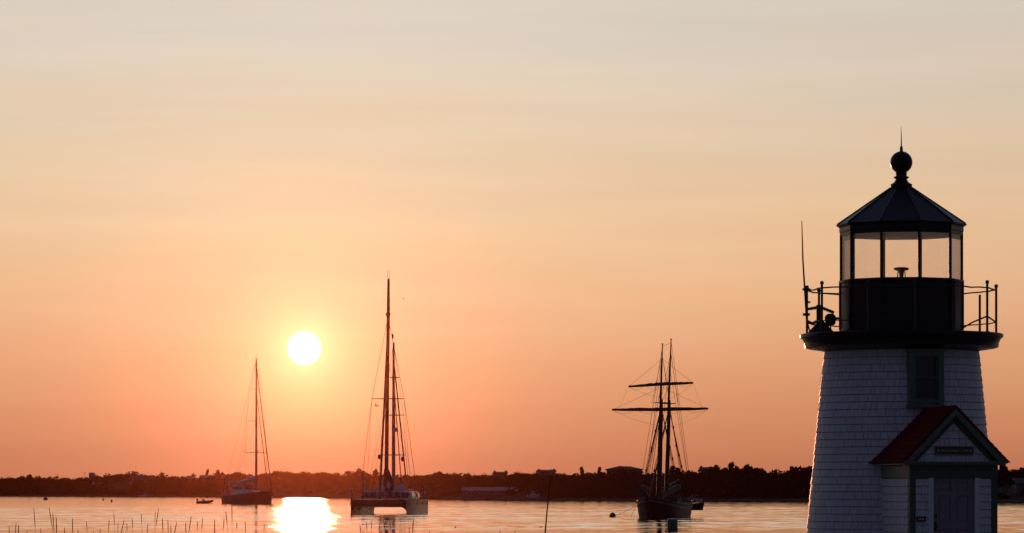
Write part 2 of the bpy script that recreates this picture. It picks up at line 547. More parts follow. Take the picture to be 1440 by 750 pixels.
rng = np.random.default_rng(5)
def leaf_cloud(centres, radii, heights, per, size):
    """one mesh array of leaf clumps spread through crowns"""
    P = []; 
    for (cx, cy, cz), r_, h_ in zip(centres, radii, heights):
        k = per
        lobes = rng.normal(size=(5, 3)) * np.array([.45, .45, .35])
        which = rng.integers(0, 5, k)
        d = rng.normal(size=(k, 3)); d /= np.linalg.norm(d, axis=1)[:, None]
        p = lobes[which] + d * (.55 * rng.random((k, 1)) ** .4)
        p[:, 0] *= r_; p[:, 1] *= r_; p[:, 2] = p[:, 2] * h_ * .5
        P.append(p + np.array([cx, cy, cz]))
    P = np.concatenate(P)
    n = len(P)
    a = rng.normal(size=(n, 3)); a /= np.linalg.norm(a, axis=1)[:, None]
    b = np.cross(a, rng.normal(size=(n, 3))); b /= np.linalg.norm(b, axis=1)[:, None]
    s_ = (size * (.5 + rng.random((n, 1))))
    q = np.stack([P - a * s_ * .5 - b * s_ * .28, P + a * s_ * .1 - b * s_ * .42, P + a * s_ * .6 + b * s_ * .06, P - a * s_ * .1 + b * s_ * .42], axis=1)
    return q.reshape(-1, 3)
def quad_mesh(name, verts, m, parent=None):
    n = len(verts) // 4
    me = bpy.data.meshes.new(name)
    me.vertices.add(n * 4); me.vertices.foreach_set('co', verts.astype(np.float32).ravel())
    me.loops.add(n * 4); me.loops.foreach_set('vertex_index', np.arange(n * 4, dtype=np.int32))
    me.polygons.add(n); me.polygons.foreach_set('loop_start', np.arange(0, n * 4, 4, dtype=np.int32))
    me.polygons.foreach_set('loop_total', np.full(n, 4, dtype=np.int32))
    me.update(); me.materials.append(m)
    o = bpy.data.objects.new(name, me); C.objects.link(o)
    if parent: o.parent = parent
    return o
GAPS = [(645, 730, 0, 20), (738, 762, 0, 22), (1405, 1440, 10, 50), (150, 182, 25, 60)]     # plots kept clear round buildings
cs = []; rs = []; hs = []
for v_ in [13, 20, 28, 37, 47, 58, 70, 82, 93, 102, 110, 118]:
    px = -260.0
    while px < 1700:
        D = interp(SH, px) + v_ + random.uniform(-4, 4)
        step = random.uniform(3.0, 5.2) * F / D
        px += step
        if any(a - 3 < px < b + 3 and c < v_ < d for a, b, c, d in GAPS):
            continue
        h_ = CROWN * random.uniform(.72, 1.0) * (1.0 if v_ > 25 else .6)
        zt = hill_z(px, v_)
        if v_ < 100 and v_ > 20:
            h_ *= random.uniform(.9, 1.5)
            h_ = min(h_, max(1.5, Z(interp(SKY, px) + 3, D) - zt))
        cs.append((X(px, D), D, zt + h_ * .45)); rs.append(random.uniform(2.0, 3.6)); hs.append(h_)
wood = quad_mesh('woodland', leaf_cloud(cs, rs, hs, 210, .62), M['leaf'])
tag(wood, 'dark scrubby woodland covering the low hills of the far shore', 'woodland', kind='stuff')

def far_tree(px, ytop, wpx, label, v_=108, spread=1.0):
    D = interp(SH, px) + v_
    zt = hill_z(px, v_) - .2
    top = Z(ytop, D)
    Wm = wpx * D / F
    t = thing('tree', label, 'tree', (X(px, D), D, zt), 0, 'single trees standing out on the far ridge')
    H = top - zt
    mb = MB()
    mb.tube([(0, 0, 0), (.1, 0, H * .35), (-.05, .05, H * .7)], [.28, .2, .08], 7)
    for k in range(5):
        a = k * 1.3; mb.tube([(.05, 0, H * (.35 + .05 * k)), (math.cos(a) * Wm * .3, math.sin(a) * Wm * .3, H * (.55 + .06 * k))], [.1, .04], 5)
    mb.build('trunk', M['bark'], t)
    hh = H * .78
    quad_mesh('crown', leaf_cloud([(0, 0, H - hh * .45)], [Wm * .55], [hh], 420, .55), M['leaf'], t)
for a in [(39, 667.5, 9, 'low rounded tree on the far left ridge, the leftmost bump of the skyline'),
          (310, 661.5, 10, 'small round-headed tree on the ridge above the anchored rubber dinghy'),
          (291, 663.5, 5, 'narrow pointed tree just left of the round-headed tree above the dinghy'),
          (332, 664, 5, 'small tree on the ridge above the cabin of the left sailing yacht'),
          (529, 659.5, 7, 'pointed tree on the skyline just left of the catamaran mast'),
          (505, 660.5, 16, 'broad low tree on the ridge above the left bow of the catamaran'),
          (616, 660.5, 15, 'broad tree on the ridge to the right of the catamaran rigging'),
          (819, 659.5, 6, 'spiky tree on the ridge between the chimneyed house and the hip-roofed house'),
          (842, 659.8, 5, 'spiky tree close to the left end of the hip-roofed ridge house'),
          (950, 656.2, 12, 'square-topped tree on the ridge right behind the schooner masts'),
          (998, 656, 13, 'low wide tree on the ridge to the right of the schooner'),
          (1027, 653.5, 14, 'rounded tree, left one of the three-crown clump right of the schooner'),
          (1044, 652.5, 22, 'widest and tallest tree, middle of the three-crown clump right of the schooner'),
          (1066, 654.5, 16, 'tree at the right end of the three-crown clump right of the schooner'),
          (1115, 656, 11, 'small tree on the ridge close to the left edge of the lighthouse'),
          (1411, 653, 12, 'dark tree on the ridge seen just right of the lighthouse porch roof')]:
    far_tree(*a)


def house(px0, px1, ybase, ywall, yroof, v_, label, wall, roof, depth=8.0, chim=(), wins=0, hip=0.0, rows=1, group=None, name='house', panes=True):
    pc = (px0 + px1) / 2; D = interp(SH, pc) + v_
    x0 = X(px0, D); x1 = X(px1, D); W = x1 - x0
    zb = Z(ybase, D); zw = Z(ywall, D); zr = Z(yroof, D)
    g = min(hill_z(px0, v_), hill_z(px1, v_)) - .6
    t = thing(name, label, 'house', ((x0 + x1) / 2, D, min(g, zb)), 0, group)
    o_ = min(g, zb)
    zb -= o_; zw -= o_; zr -= o_
    mb = MB(); mb.bb((-W / 2, 0, 0), (W / 2, depth, zw)); 
    if hip == 0:
        mb.add([(-W / 2, .05, zw - .01), (-W / 2, depth - .05, zw - .01), (-W / 2, depth / 2, zr - .08), (W / 2, .05, zw - .01), (W / 2, depth - .05, zw - .01), (W / 2, depth / 2, zr - .08)], [(0, 1, 2), (3, 5, 4), (0, 2, 5, 3), (1, 4, 5, 2)])
    mb.build('wall', wall, t)
    mb = MB(); e = min(.35, W * .06)
    vs_ = [(-W / 2 - e, -e, zw - .1), (W / 2 + e, -e, zw - .1), (W / 2 + e, depth + e, zw - .1), (-W / 2 - e, depth + e, zw - .1),
           (-W / 2 - e + hip, depth / 2, zr), (W / 2 + e - hip, depth / 2, zr)]
    up = [(a, b, c + .22) for a, b, c in vs_]
    mb.add(vs_ + up, [(6, 7, 11, 10), (7, 8, 11), (8, 9, 10, 11), (9, 6, 10), (0, 4, 5, 1), (1, 5, 2), (2, 5, 4, 3), (3, 4, 0), (0, 1, 7, 6), (1, 2, 8, 7), (2, 3, 9, 8), (3, 0, 6, 9)])
    rf = mb.build('roof', roof, t)
    for cx, ch in chim:
        xx = X(cx, D) - (x0 + x1) / 2
        c = MB(); c.box((xx, depth / 2, zr + ch * .35 - .4), (.65, .65, ch * .7 + .8)); c.box((xx, depth / 2, zr + ch * .7 + .04), (.78, .78, .1))
        c.build('chimney', M['brick'], rf)
    for r_ in range(rows):
        hw = (zw - zb) / rows
        for k in range(wins):
            xx = -W / 2 + W * (k + .5) / wins
            zc = zb + hw * (r_ + .55)
            f = MB(); f.box((xx, -.03, zc), (min(1.1, W / wins * .6), .08, hw * .55))
            wf = f.build('window', M['housewhite'], t)
            if panes:
                MB().box((xx, -.085, zc), (min(.9, W / wins * .48), .03, hw * .45)).build('pane', M['dkglass'], wf)
    return t
house(651, 727, 698, 690.5, 686.3, 8, 'long low grey waterfront building with many windows and a chimney at its left end', M['housegrey'], M['houselight'], 9, chim=((652, 1.0), (676, .25), (679, .25)), wins=13)
house(853, 903, 663, 660.5, 656.8, 108, 'large hip-roofed house crowning the ridge left of the schooner masts', M['housegrey'], M['houseroof'], 10, chim=((873, .3),), wins=8, hip=7)
house(756, 781, 666, 663.6, 661.8, 106, 'ridge house with a chimney at each end above the beached motorboat', M['housegrey'], M['houseroof'], 8, chim=((758, .5), (779, .6)), wins=5)
house(694, 713, 668, 666.0, 664.6, 106, 'small ridge house with two chimneys above the long waterfront building', M['housegrey'], M['houseroof'], 8, chim=((695.5, .7), (711.5, .7)), wins=4)
house(125, 131.5, 671, 667, 665.4, 100, 'narrow pale tower-like house poking above the ridge at the left', M['housegrey'], M['houselight'], 5, wins=1, rows=1)
house(182, 215, 678, 672.5, 669.5, 70, 'wide pale-roofed house on the slope near the tallest hill at the left', M['housewhite'], M['houseroof'], 8, wins=7)
house(130, 147, 685, 681.5, 678.8, 55, 'half-hidden house low on the wooded slope at the left', M['housegrey'], M['houselight'], 8, wins=4)
house(262, 272, 676, 672.8, 670, 92, 'small pale house on the slope left of the ridge trees above the dinghy', M['housegrey'], M['houselight'], 8, wins=3)
house(281, 296, 676, 672, 669, 94, 'pale house on the slope directly above the rubber dinghy', M['housegrey'], M['houselight'], 8, wins=4)
house(299, 312, 676, 672.5, 669.3, 88, 'pale house on the slope up and left of the sailing yacht cabin', M['housegrey'], M['houselight'], 8, wins=3)
house(985, 1003, 663, 660.5, 658.0, 106, 'dark ridge house to the right of the schooner with a single chimney', M['housegrey'], M['houseroof'], 8, chim=((987, .6),), wins=4)
house(1429, 1450, 689, 680.5, 673.5, 40, 'grey house on the slope at the right edge of the picture', M['housegrey'], M['houseroof'], 8, wins=3, rows=2)

def dead_pole(px, y0, y1, v_, label, name='flagpole', cat='pole', r=.12, m='bark'):
    D = interp(SH, px) + v_
    zb = hill_z(px, v_) - .2
    mb = MB(); mb.tube([(0, 0, 0), (0, 0, Z(y0, D) - zb)], [r, r * .6], 6)
    mb.box((0, 0, Z(y0, D) - zb - .3), (.9, .12, .12))
    return tag(mb.build(name, M[m], None, (X(px, D), D, zb)), label, cat)
dead_pole(119.3, 664, 671, 108, 'thin pole with a short crossarm on the left ridge beside the tower-like house')
dead_pole(81, 667, 671, 108, 'thin pole with a short crossarm on the far left ridge')
dead_pole(1131.3, 687.5, 694, 24, 'short pale post on the far bank close to the left edge of the lighthouse', r=.16, m='housewhite', name='post', cat='post')

# fence of pale posts by the right-edge house
D = interp(SH, 1420) + 30
t = thing('railing', 'pale porch railing on the far slope just right of the lighthouse porch', 'railing', (X(1421, D), D, hill_z(1421, 30)))
for k in range(6):
    MB().box((-2.1 + k * .8, 0, .9), (.16, .16, 1.8)).build('post', M['housegrey'], t)
MB().box((-.1, 0, 1.75), (4.4, .1, .1)).build('rail', M['housegrey'], t)

# the evening air: one even box of thin haze round everything, sky outside it
hz = MB(); hz.bb((-2600, -2550, -3.5), (2600, 2400, 60))
hzm = bpy.data.materials.new('haze_air'); hzm.use_nodes = True
ht = NT(hzm.node_tree); hzm.node_tree.nodes.clear()
pv = ht.n('ShaderNodeVolumePrincipled')
pv.inputs['Color'].default_value = (.036, .0120, .0074, 1)
pv.inputs['Density'].default_value = 6e-5
pv.inputs['Anisotropy'].default_value = .976
ho = ht.n('ShaderNodeOutputMaterial'); ht.link(pv.outputs[0], ho.inputs['Volume'])
haze = hz.build('haze', hzm)
tag(haze, 'thin warm evening haze filling the air over the harbour', 'haze', kind='stuff')

# small craft on or near the far shore
def hull_rings(L, B, fb, draft, transom=.6, rake=.08, ns=18, nk=8, peak=.42, bowp=1.7, flare=.0, full=.75, sternrake=0.0):
    """fb = (stern, mid, bow) freeboard; +X is the bow; returns rings of points port->keel->starboard"""
    rings = []
    for i in range(ns + 1):
        t = i / ns
        if t < peak:
            wd = transom + (1 - transom) * math.sin(t / peak * PI / 2)
        else:
            wd = max(.015, math.cos(((t - peak) / (1 - peak)) ** bowp * PI / 2))
        a, b, c = fb
        z1 = a * (1 - t) * (1 - 2 * t) + b * 4 * t * (1 - t) + c * t * (2 * t - 1)
        ring = []
        for side in (-1, 1):
            seq = range(nk + 1) if side == -1 else range(nk - 1, -1, -1)
            for k in seq:
                q = k / nk              # 0 gunwale .. 1 keel
                z = z1 + (-draft - z1) * q
                ww = (1 - q ** (2.2 / (1.0001 - full * .6))) ** .5 if q < 1 else 0
                y = side * B / 2 * wd * ww * (1 + flare * (1 - q) * t)
                below = (z1 - z) / (z1 + draft)
                x = -L / 2 + L * t - rake * L * below * sm(.55, 1, t) + sternrake * L * below * (1 - sm(0, .35, t))
                ring.append((x, y, z))
        rings.append(ring)
    return rings


def add_hull(t, L, B, fb, draft, m, deckm, name='hull', **k):
    rr = hull_rings(L, B, fb, draft, **k)
    mb = MB(); mb.loft(rr, closed=False, caps=False)
    n = len(rr[0])
    mb.add(rr[0], [tuple(range(n))])
    hull = mb.build(name, m, t)
    d = MB()
    left = [Vector(r_[0]) - Vector((0, -.04 if B > 1 else 0, .08)) for r_ in rr]
    right = [Vector(r_[-1]) - Vector((0, .04 if B > 1 else 0, .08)) for r_ in rr]
    vs_ = left + right; nn = len(left)
    d.add(vs_, [(i, i + 1, nn + i + 1, nn + i) for i in range(nn - 1)])
    d.build('deck', deckm, t)
    return hull


def motorboat(px, D, L, rz, label, col='boatwhite', cab=True):
    t = thing('motorboat', label, 'boat', (X(px, D), D, 0), rz, 'small boats lying along the far shore')
    add_hull(t, L, L * .3, (.6, .7, 1.1), .3, M[col], M['deck'], transom=.85)
    if cab:
        mb = MB(); mb.box((0, 0, 1.15), (L * .36, L * .2, .95), taper=.8); c = mb.build('cabin', M[col], t)
        MB().box((0, 0, 1.32), (L * .33, L * .205, .3)).build('window', M['dkglass'], c)
    return t
Dm = interp(SH, 750) - 4
motorboat(750, interp(SH, 750) + 9, 3.5, R(8), 'small pale motorboat hauled out on the far bank right of the long waterfront building').location.z = .75
motorboat(204, interp(SH, 204) - 6, 5.5, R(5), 'low pale motorboat moored against the far shore left of the dinghy')
motorboat(977, interp(SH, 977) - 6, 4.0, R(175), 'pale motorboat moored by the far shore right behind the schooner stern', cab=False)
motorboat(608, interp(SH, 608) - 8, 4.6, R(170), 'dark motorboat moored by the far shore just right of the catamaran stern', 'navy', True)
# floating dock and skiff off the long building
Dd = interp(SH, 706) - 14
t = thing('floating_dock', 'low dark floating dock lying off the long waterfront building', 'dock', (X(705.5, Dd), Dd, 0))
MB().bb((-2.1, -1.2, -.2), (2.1, 1.2, .34)).build('float', M['wood'], t)
for sx in (-1.9, 1.9):
    MB().tube([(sx, 1.1, -1), (sx, 1.1, .85)], .1, 7).build('piling', M['wood'], t)


# ------------------------------------------------------------------ buoys
def buoy_ball(px, D, r, label, m='buoygrey'):
    t = thing('mooring_buoy', label, 'buoy', (X(px, D), D, 0))
    MB().ball((0, 0, r * .35), r, 20).build('float', M[m], t)
    MB().tube([(0, 0, r * 1.3), (0, 0, r * 1.52)], r * .12, 8).build('ring', M['iron'], t)
    MB().lathe([(r * 1.01, -.06 * r), (r * 1.02, .12 * r)], 20, cap=False, c=(0, 0, r * .25)).build('band', M['navy'], t)
    return t
def small_buoy(px, D, r, h, label):
    t = thing('buoy', label, 'buoy', (X(px, D), D, 0))
    MB().lathe([(r * .8, -.3), (r, -.1), (r, h * .75), (r * .7, h * .93), (.04, h)], 14).build('float', M['buoyred'], t)
    MB().tube([(0, 0, h - .02), (0, 0, h + .1)], .03, 6).build('eye', M['iron'], t)
buoy_ball(861.5, 397, .34, 'grey round mooring ball floating left of the schooner bow')
buoy_ball(64, 1010, .62, 'large dark mooring buoy floating alone at the far left')
small_buoy(145, 960, .2, .62, 'small dark upright buoy, farther of the pair left of the dinghy')
small_buoy(157, 850, .2, .55, 'small dark upright buoy, nearer of the pair left of the dinghy')
small_buoy(1132.5, 715, .13, .32, 'tiny dark buoy close to the left edge of the lighthouse')
small_buoy(724.5, 930, .14, .3, 'tiny dark buoy right of the floating dock')
small_buoy(874, 830, .14, .28, 'tiny dark buoy near the far shore left of the schooner')
# can buoy in front of the schooner
t = thing('channel_buoy', 'green can-shaped channel buoy floating in front of the schooner', 'buoy', (X(945.5, 271), 271, 0), R(10))
MB().lathe([(.36, -.4), (.385, -.3), (.385, -.02), (.385, .74), (.37, .78), (.36, .79)], 28).build('can', M['buoygreen'], t)
MB().lathe([(.42, -.35), (.43, -.1), (.42, .05), (.39, .06)], 28, cap=False).build('collar', M['iron'], t)
MB().tube([(-.14, 0, .78), (-.1, 0, .87), (.1, 0, .87), (.14, 0, .78)], .02, 6).build('lifting_eye', M['iron'], t)


def duck(px, D, label):
    t = MB()
    t.loft([[(x, .09 * s_ * math.cos(a), .04 + .08 * s_ * math.sin(a)) for a in [2 * PI * k / 8 for k in range(8)]] for x, s_ in ((-.22, .1), (-.15, .6), (0, 1), (.12, .8), (.18, .2))])
    t.tube([(.13, 0, .08), (.19, 0, .17), (.24, 0, .18), (.30, 0, .17)], [.05, .035, .045, .01], 8)
    dk = t.build('duck', M['iron'], None, (X(px, D), D, 0), R(70)); dk.scale = (.62, .62, .55)
    tag(dk, label, 'bird', 'ducks resting on the near water')
duck(640, 284, 'dark duck resting on the water below the catamaran side')
duck(760.5, 287, 'dark duck resting on the water beside the tall thin pole')


def bird(px, py, D, span, label, bank=0.3):
    mb = MB()
    mb.loft([[(x, .07 * s_ * math.cos(a), .06 * s_ * math.sin(a)) for a in [2 * PI * k / 8 for k in range(8)]] for x, s_ in ((-.3, .15), (-.1, .9), (.1, 1), (.24, .5), (.32, .1))])
    for s_ in (-1, 1):
        mb.loft([[(-.08, s_ * .05, 0), (.12, s_ * .05, 0), (.12, s_ * .05, .02), (-.08, s_ * .05, .02)],
                 [(-.05, s_ * span * .25, .22), (.12, s_ * span * .25, .22), (.12, s_ * span * .25, .24), (-.05, s_ * span * .25, .24)],
                 [(-.16, s_ * span * .5, .12), (-.12, s_ * span * .5, .12), (-.12, s_ * span * .5, .13), (-.16, s_ * span * .5, .13)]])
    o = mb.build('bird', M['iron'], None, (X(px, D), D, Z(py, D)), R(70))
    o.rotation_euler = (bank, 0.2, R(60))
    tag(o, label, 'bird')
bird(528.8, 571, 420, 1.0, 'small bird flying left of the catamaran mast', .6)
bird(567.3, 420.7, 900, .7, 'tiny bird flying high to the right of the catamaran masthead')


# ------------------------------------------------------------------ sailing yacht (left)
def line(mb, a, b, r, n=5, sag=0.0, seg=1):
    pts = []
    for i in range(seg + 1):
        t = i / seg
        p = Vector(a) * (1 - t) + Vector(b) * t
        p.z -= sag * 4 * t * (1 - t)
        pts.append(p)
    mb.tube(pts, r, n)

DY = 773.0
SY = F / DY
yaw = R(-60)        # bow to the right and towards the camera
t = thing('sailing_yacht', 'dark-hulled single-masted sailing yacht with furled sails anchored left of the sun glitter', 'boat', (X(351, DY), DY, 0), yaw)
cy, sy = math.cos(yaw), math.sin(yaw)
def loc_x(dx, lat=0.0):      # local x along the keel giving a sideways offset dx (m) in the picture
    return (dx + lat * sy) / cy
add_hull(t, 21.5, 5.2, (1.65, 1.9, 2.75), 1.6, M['navy'], M['deck'], transom=.62, rake=.06, sternrake=.05, full=.9, peak=.45, bowp=1.9)
mb = MB()
mb.M = Matrix.Identity(4)
for s_ in (-1, 1):
    rr = hull_rings(21.5, 5.2, (1.65, 1.9, 2.75), 1.6, transom=.62, rake=.06, sternrake=.05, full=.9, peak=.45, bowp=1.9)
    mb.tube([Vector(r_[0 if s_ < 0 else -1]) + Vector((0, 0, .03)) for r_ in rr], .055, 6)
mb.build('toe_rail', M['boatwhite'], t)
mx = loc_x((361.7 - 351) / SY)
cab = MB(); cab.loft([[(x, -wd, 1.5), (x, wd, 1.5), (x, wd * .85, h_), (x, -wd * .85, h_)] for x, wd, h_ in ((-6.6, 1.3, 2.35), (-5.8, 1.55, 2.6), (-1, 1.6, 2.7), (3.2, 1.2, 2.6), (5.0, .7, 2.2))], smooth=False)
cab = cab.build('cabin', M['boatwhite'], t)
ph = MB(); ph.loft([[(x, -wd, 2.5), (x, wd, 2.5), (x, wd * .85, h_), (x, -wd * .85, h_)] for x, wd, h_ in ((-6.0, 1.25, 3.75), (-5.6, 1.3, 3.8), (-1.2, 1.3, 3.85), (.3, 1.1, 2.7))], smooth=False)
ph.box((-3.4, 0, 3.9), (5.3, 2.5, .12))
ph = ph.build('pilothouse', M['boatwhite'], t)
for k, (a, b) in enumerate(((-5.5, -4.3), (-4.1, -2.9), (-2.7, -1.3))):
    for s_ in (-1, 1):
        MB().box(((a + b) / 2, s_ * 1.235, 3.2), (b - a, .12, .62)).build('window', M['dkglass'], ph)
MB().box((-.35, 0, 3.25), (.5, 1.9, .6), rot=(0, R(-50), 0)).build('windscreen', M['dkglass'], ph)
ar = MB()
for s_ in (-1, 1):
    ar.tube([(-9.6, s_ * 1.5, 1.7), (-8.9, s_ * 1.45, 4.3), (-8.5, s_ * 1.3, 4.5)], .07, 6)
ar.tube([(-8.5, -1.35, 4.5), (-8.5, 1.35, 4.5)], .07, 6); ar.tube([(-8.5, 1.2, 4.5), (-5.6, 1.2, 4.1)], .05, 6); ar.tube([(-8.5, -1.2, 4.5), (-5.6, -1.2, 4.1)], .05, 6)
ar.build('stern_arch', M['boatwhite'], t)
rl = MB()
for s_ in (-1, 1):
    pts = []
    for r_ in rr[0:]:
        p = Vector(r_[0 if s_ < 0 else -1]); pts.append(p + Vector((0, -s_ * .05, .75)))
        if len(pts) % 2 == 0: rl.tube([p, pts[-1]], .022, 4)
    rl.tube(pts, .02, 4)
rl.tube([(10.3, .5, 3.4), (11.2, 0, 3.8), (10.3, -.5, 3.4)], .06, 5); rl.tube([(10.5, 0, 2.6), (11.2, 0, 3.8)], .05, 5)
rl.build('guard_rail', M['wire'], t)
MT = (HY - 505) / SY + EYE
mb = MB(); mb.tube([(mx, 0, 2.3), (mx, 0, MT * .55), (mx + .02, 0, MT)], [.26, .22, .15], 10)
mb.tube([(mx, 0, MT), (mx, 0, MT + .5)], .03, 5)
mast = mb.build('mast', M['alu'], t)
def ymz(py): return EYE + (HY - py) / SY
for py, hw in ((548, 1.5), (592.6, 2.1), (637, 2.5)):
    z_ = ymz(py)
    MB().tube([(mx - .3, -hw, z_ + .05), (mx, 0, z_), (mx - .3, hw, z_ + .05)], [.04, .09, .04], 6).build('spreader', M['alu'], mast)
rg = MB()
for s_ in (-1, 1):
    line(rg, (mx, 0, ymz(508)), (mx - .3, s_ * 1.5, ymz(548)), .022)
    line(rg, (mx - .3, s_ * 1.5, ymz(548)), (mx - .3, s_ * 2.1, ymz(592.6)), .025)
    line(rg, (mx - .3, s_ * 2.1, ymz(592.6)), (mx - .3, s_ * 2.5, ymz(637)), .025)
    line(rg, (mx - .3, s_ * 2.5, ymz(637)), (mx - .3, s_ * 2.45, 2.0), .025)
    line(rg, (mx, 0, ymz(592.6)), (mx - .3, s_ * 2.5, ymz(637)), .018)
    line(rg, (mx, 0, ymz(548)), (mx - 5.5, s_ * 2.3, 1.9), .018)
    line(rg, (mx, 0, MT - .3), (-10.2, s_ * 1.3, 1.8), .022)
rg.build('standing_rigging', M['wire'], t)
fs = MB(); line(fs, (mx + .2, 0, ymz(519)), (10.4, 0, 3.0), .10, 8, .12, 8)
fs.build('furled_jib', M['darkmast'], t)
fs = MB(); line(fs, (mx + .2, 0, ymz(556)), (mx + 5.6, 0, 2.9), .075, 8, .1, 8)
fs.build('furled_staysail', M['darkmast'], t)
bm_ = MB(); bm_.tube([(mx - .3, 0, 4.9), (mx - 9.2, .15, 3.9)], .14, 8)
boom = bm_.build('boom', M['alu'], t)
ms = MB(); ms.loft([[(mx - q, .12 * w_ * math.cos(a) * 2, 5.05 - q * .112 + hh * (.5 + .5 * math.sin(a))) for a in [2 * PI * k / 10 for k in range(10)]] for q, w_, hh in ((.3, .8, .9), (1.2, 1.2, .85), (4, 1.3, .75), (7, 1.1, .6), (9, .5, .3))])
ms.build('sail_cover', M['boatwhite'], boom)
gear = MB()
gear.tube([(-10.2, .6, 1.6), (-10.2, .6, 3.2)], .05, 6); gear.box((-10.2, .6, 3.2), (.5, .3, .35)); gear.box((-10.4, -.6, 2.5), (.4, .3, .9))
gear.build('stern_gear', M['boatwhite'], t)
rud = MB(); rud.box((-10.1, 0, .25), (.5, .35, 1.3)); rud.build('swim_ladder', M['rubber'], t)
an = MB(); an.tube([(11.0, 0, 2.5), (11.3, 0, 2.3), (11.2, 0, 1.9)], .08, 6); an.box((11.2, 0, 1.85), (.5, .35, .1), rot=(0, R(40), 0)); an.build('anchor', M['iron'], t)
rad = MB(); rad.lathe([(.05, 0), (.28, .05), (.3, .15), (.2, .25), (.02, .28)], 12, c=(mx + .4, 0, ymz(636))); rad.build('radar_dome', M['boatwhite'], mast)

# inflatable dinghy
DD = 770.0
t = thing('rubber_dinghy', 'small grey rubber dinghy with an outboard floating left of the sailing yacht', 'boat', (X(288.3, DD), DD, 0), R(-18))
tb = MB()
for s_ in (-1, 1):
    tb.tube([(-1.65, s_ * .62, .28), (0, s_ * .65, .3), (.9, s_ * .55, .36), (1.5, s_ * .25, .5), (1.72, 0, .56)], [.2, .23, .23, .22, .2], 10)
tb.build('tube', M['rubber'], t)
fl = MB(); fl.loft([[(x, -wd, .28), (x, wd, .28), (x, wd * .6, zz), (x, -wd * .6, zz)] for x, wd, zz in ((-1.5, .55, -.12), (.6, .5, -.12), (1.5, .12, .2))], smooth=False)
fl.build('hull', M['boatwhite'], t)
en = MB(); en.box((-1.75, 0, .78), (.34, .3, .42), taper=.8); en.box((-1.78, 0, .3), (.14, .12, .7)); en.tube([(-1.6, 0, .85), (-1.1, 0, .9)], .03, 6); en.build('outboard_motor', M['iron'], t)
st = MB(); st.box((-.35, 0, .62), (.4, .45, .5), taper=.85); st.tube([(-.2, 0, .85), (-.12, 0, .98)], .02, 5); st.build('console', M['rubber'], t)
st = MB(); st.tube([(-.75, -.35, .45), (-.75, -.3, 1.15), (-.75, .3, 1.15), (-.75, .35, .45)], .025, 5); st.build('grab_rail', M['wire'], t)

# ------------------------------------------------------------------ catamaran
DC = 455.0
SC = F / DC
t = thing('catamaran', 'large two-masted sailing catamaran anchored head-on just right of the sun glitter', 'boat', (X(545.8, DC), DC, 0), R(-90 - 8.0))
# local +X forward, +Y is to the right in the picture (port)
def cz(py): return EYE + (HY - py) / SC
SB = math.sin(R(8.0)); CB = math.cos(R(8.0))
def cyy(px, x=0.0):      # local y that shows at column px for a given local x
    return ((px - 545.8) / SC + x * SB) / CB
for s_ in (-1, 1):
    rr = hull_rings(13.6, 1.15, (1.65, 1.65, 1.8), .6, transom=.78, rake=.0, ns=22, peak=.4, bowp=1.8, full=1.0, sternrake=-.02)
    rr = [[(x, y + s_ * 3.45, z) for x, y, z in r_] for r_ in rr]
    mb = MB(); mb.loft(rr, closed=False, caps=False); mb.add(rr[0], [tuple(range(len(rr[0])))])
    h_ = mb.build('hull', M['catgrey'], t)
    d = MB(); a = [r_[0] for r_ in rr] + [r_[-1] for r_ in rr]; nn = len(rr)
    d.add(a, [(i, i + 1, nn + i + 1, nn + i) for i in range(nn - 1)]); d.build('deck', M['boatwhite'], h_)
    st = MB()
    for i in range(2, 21, 6):
        p = rr[i][-1 if s_ > 0 else 0]
        st.box((p[0], p[1] + s_ * .03, 1.2), (.5, .05, .22))
    st.build('porthole', M['dkglass'], h_)
br = MB()
# arched bridge deck between the hulls
def arch(z0, z1, yh=2.95, n=28):
    pts = []
    for i in range(n + 1):
        u = -1 + 2 * i / n
        pts.append((u * yh, z0 - (z0 - .25) * max(0, (abs(u) - .80) / .20) ** 2.0))
    return pts
ar_ = arch(.95, 1.6)
poly = ar_ + [(2.95, 1.6), (-2.95, 1.6)]
rings = [[(x, y, z) for y, z in poly] for x in (-5.9, 3.6)]
br.loft(rings, smooth=False)
br.build('bridge_deck', M['catgrey'], t)
fb_ = MB()
fb_.loft([[(x, y, z) for y, z in arch(.82, 1.7, 3.4) + [(3.4, 1.72), (-3.4, 1.72)]] for x in (6.0, 6.3)], smooth=False)
fb_.build('crossbeam', M['darkmast'], t)
nt_ = MB(); nt_.bb((3.6, -2.9, 1.6), (6.0, 2.9, 1.63)); nt_.build('trampoline', M['net'], t)
ed = MB(); ed.tube([(6.32, y, z - .01) for y, z in arch(.82, 1.7, 3.4)[1:-1]], .035, 6); ed.build('beam_rim', M['boatwhite'], t)
cb = MB()
cb.loft([[(x, -wd, 1.8), (x, wd, 1.8), (x, wd * .93, h_), (x, 0, h_ + .15), (x, -wd * .93, h_)] for x, wd, h_ in ((-5.8, 2.9, 2.55), (-5.0, 3.1, 2.72), (1.4, 3.2, 2.72), (2.3, 3.05, 1.9))], smooth=False)
cb = cb.build('cabin', M['boatwhite'], t)
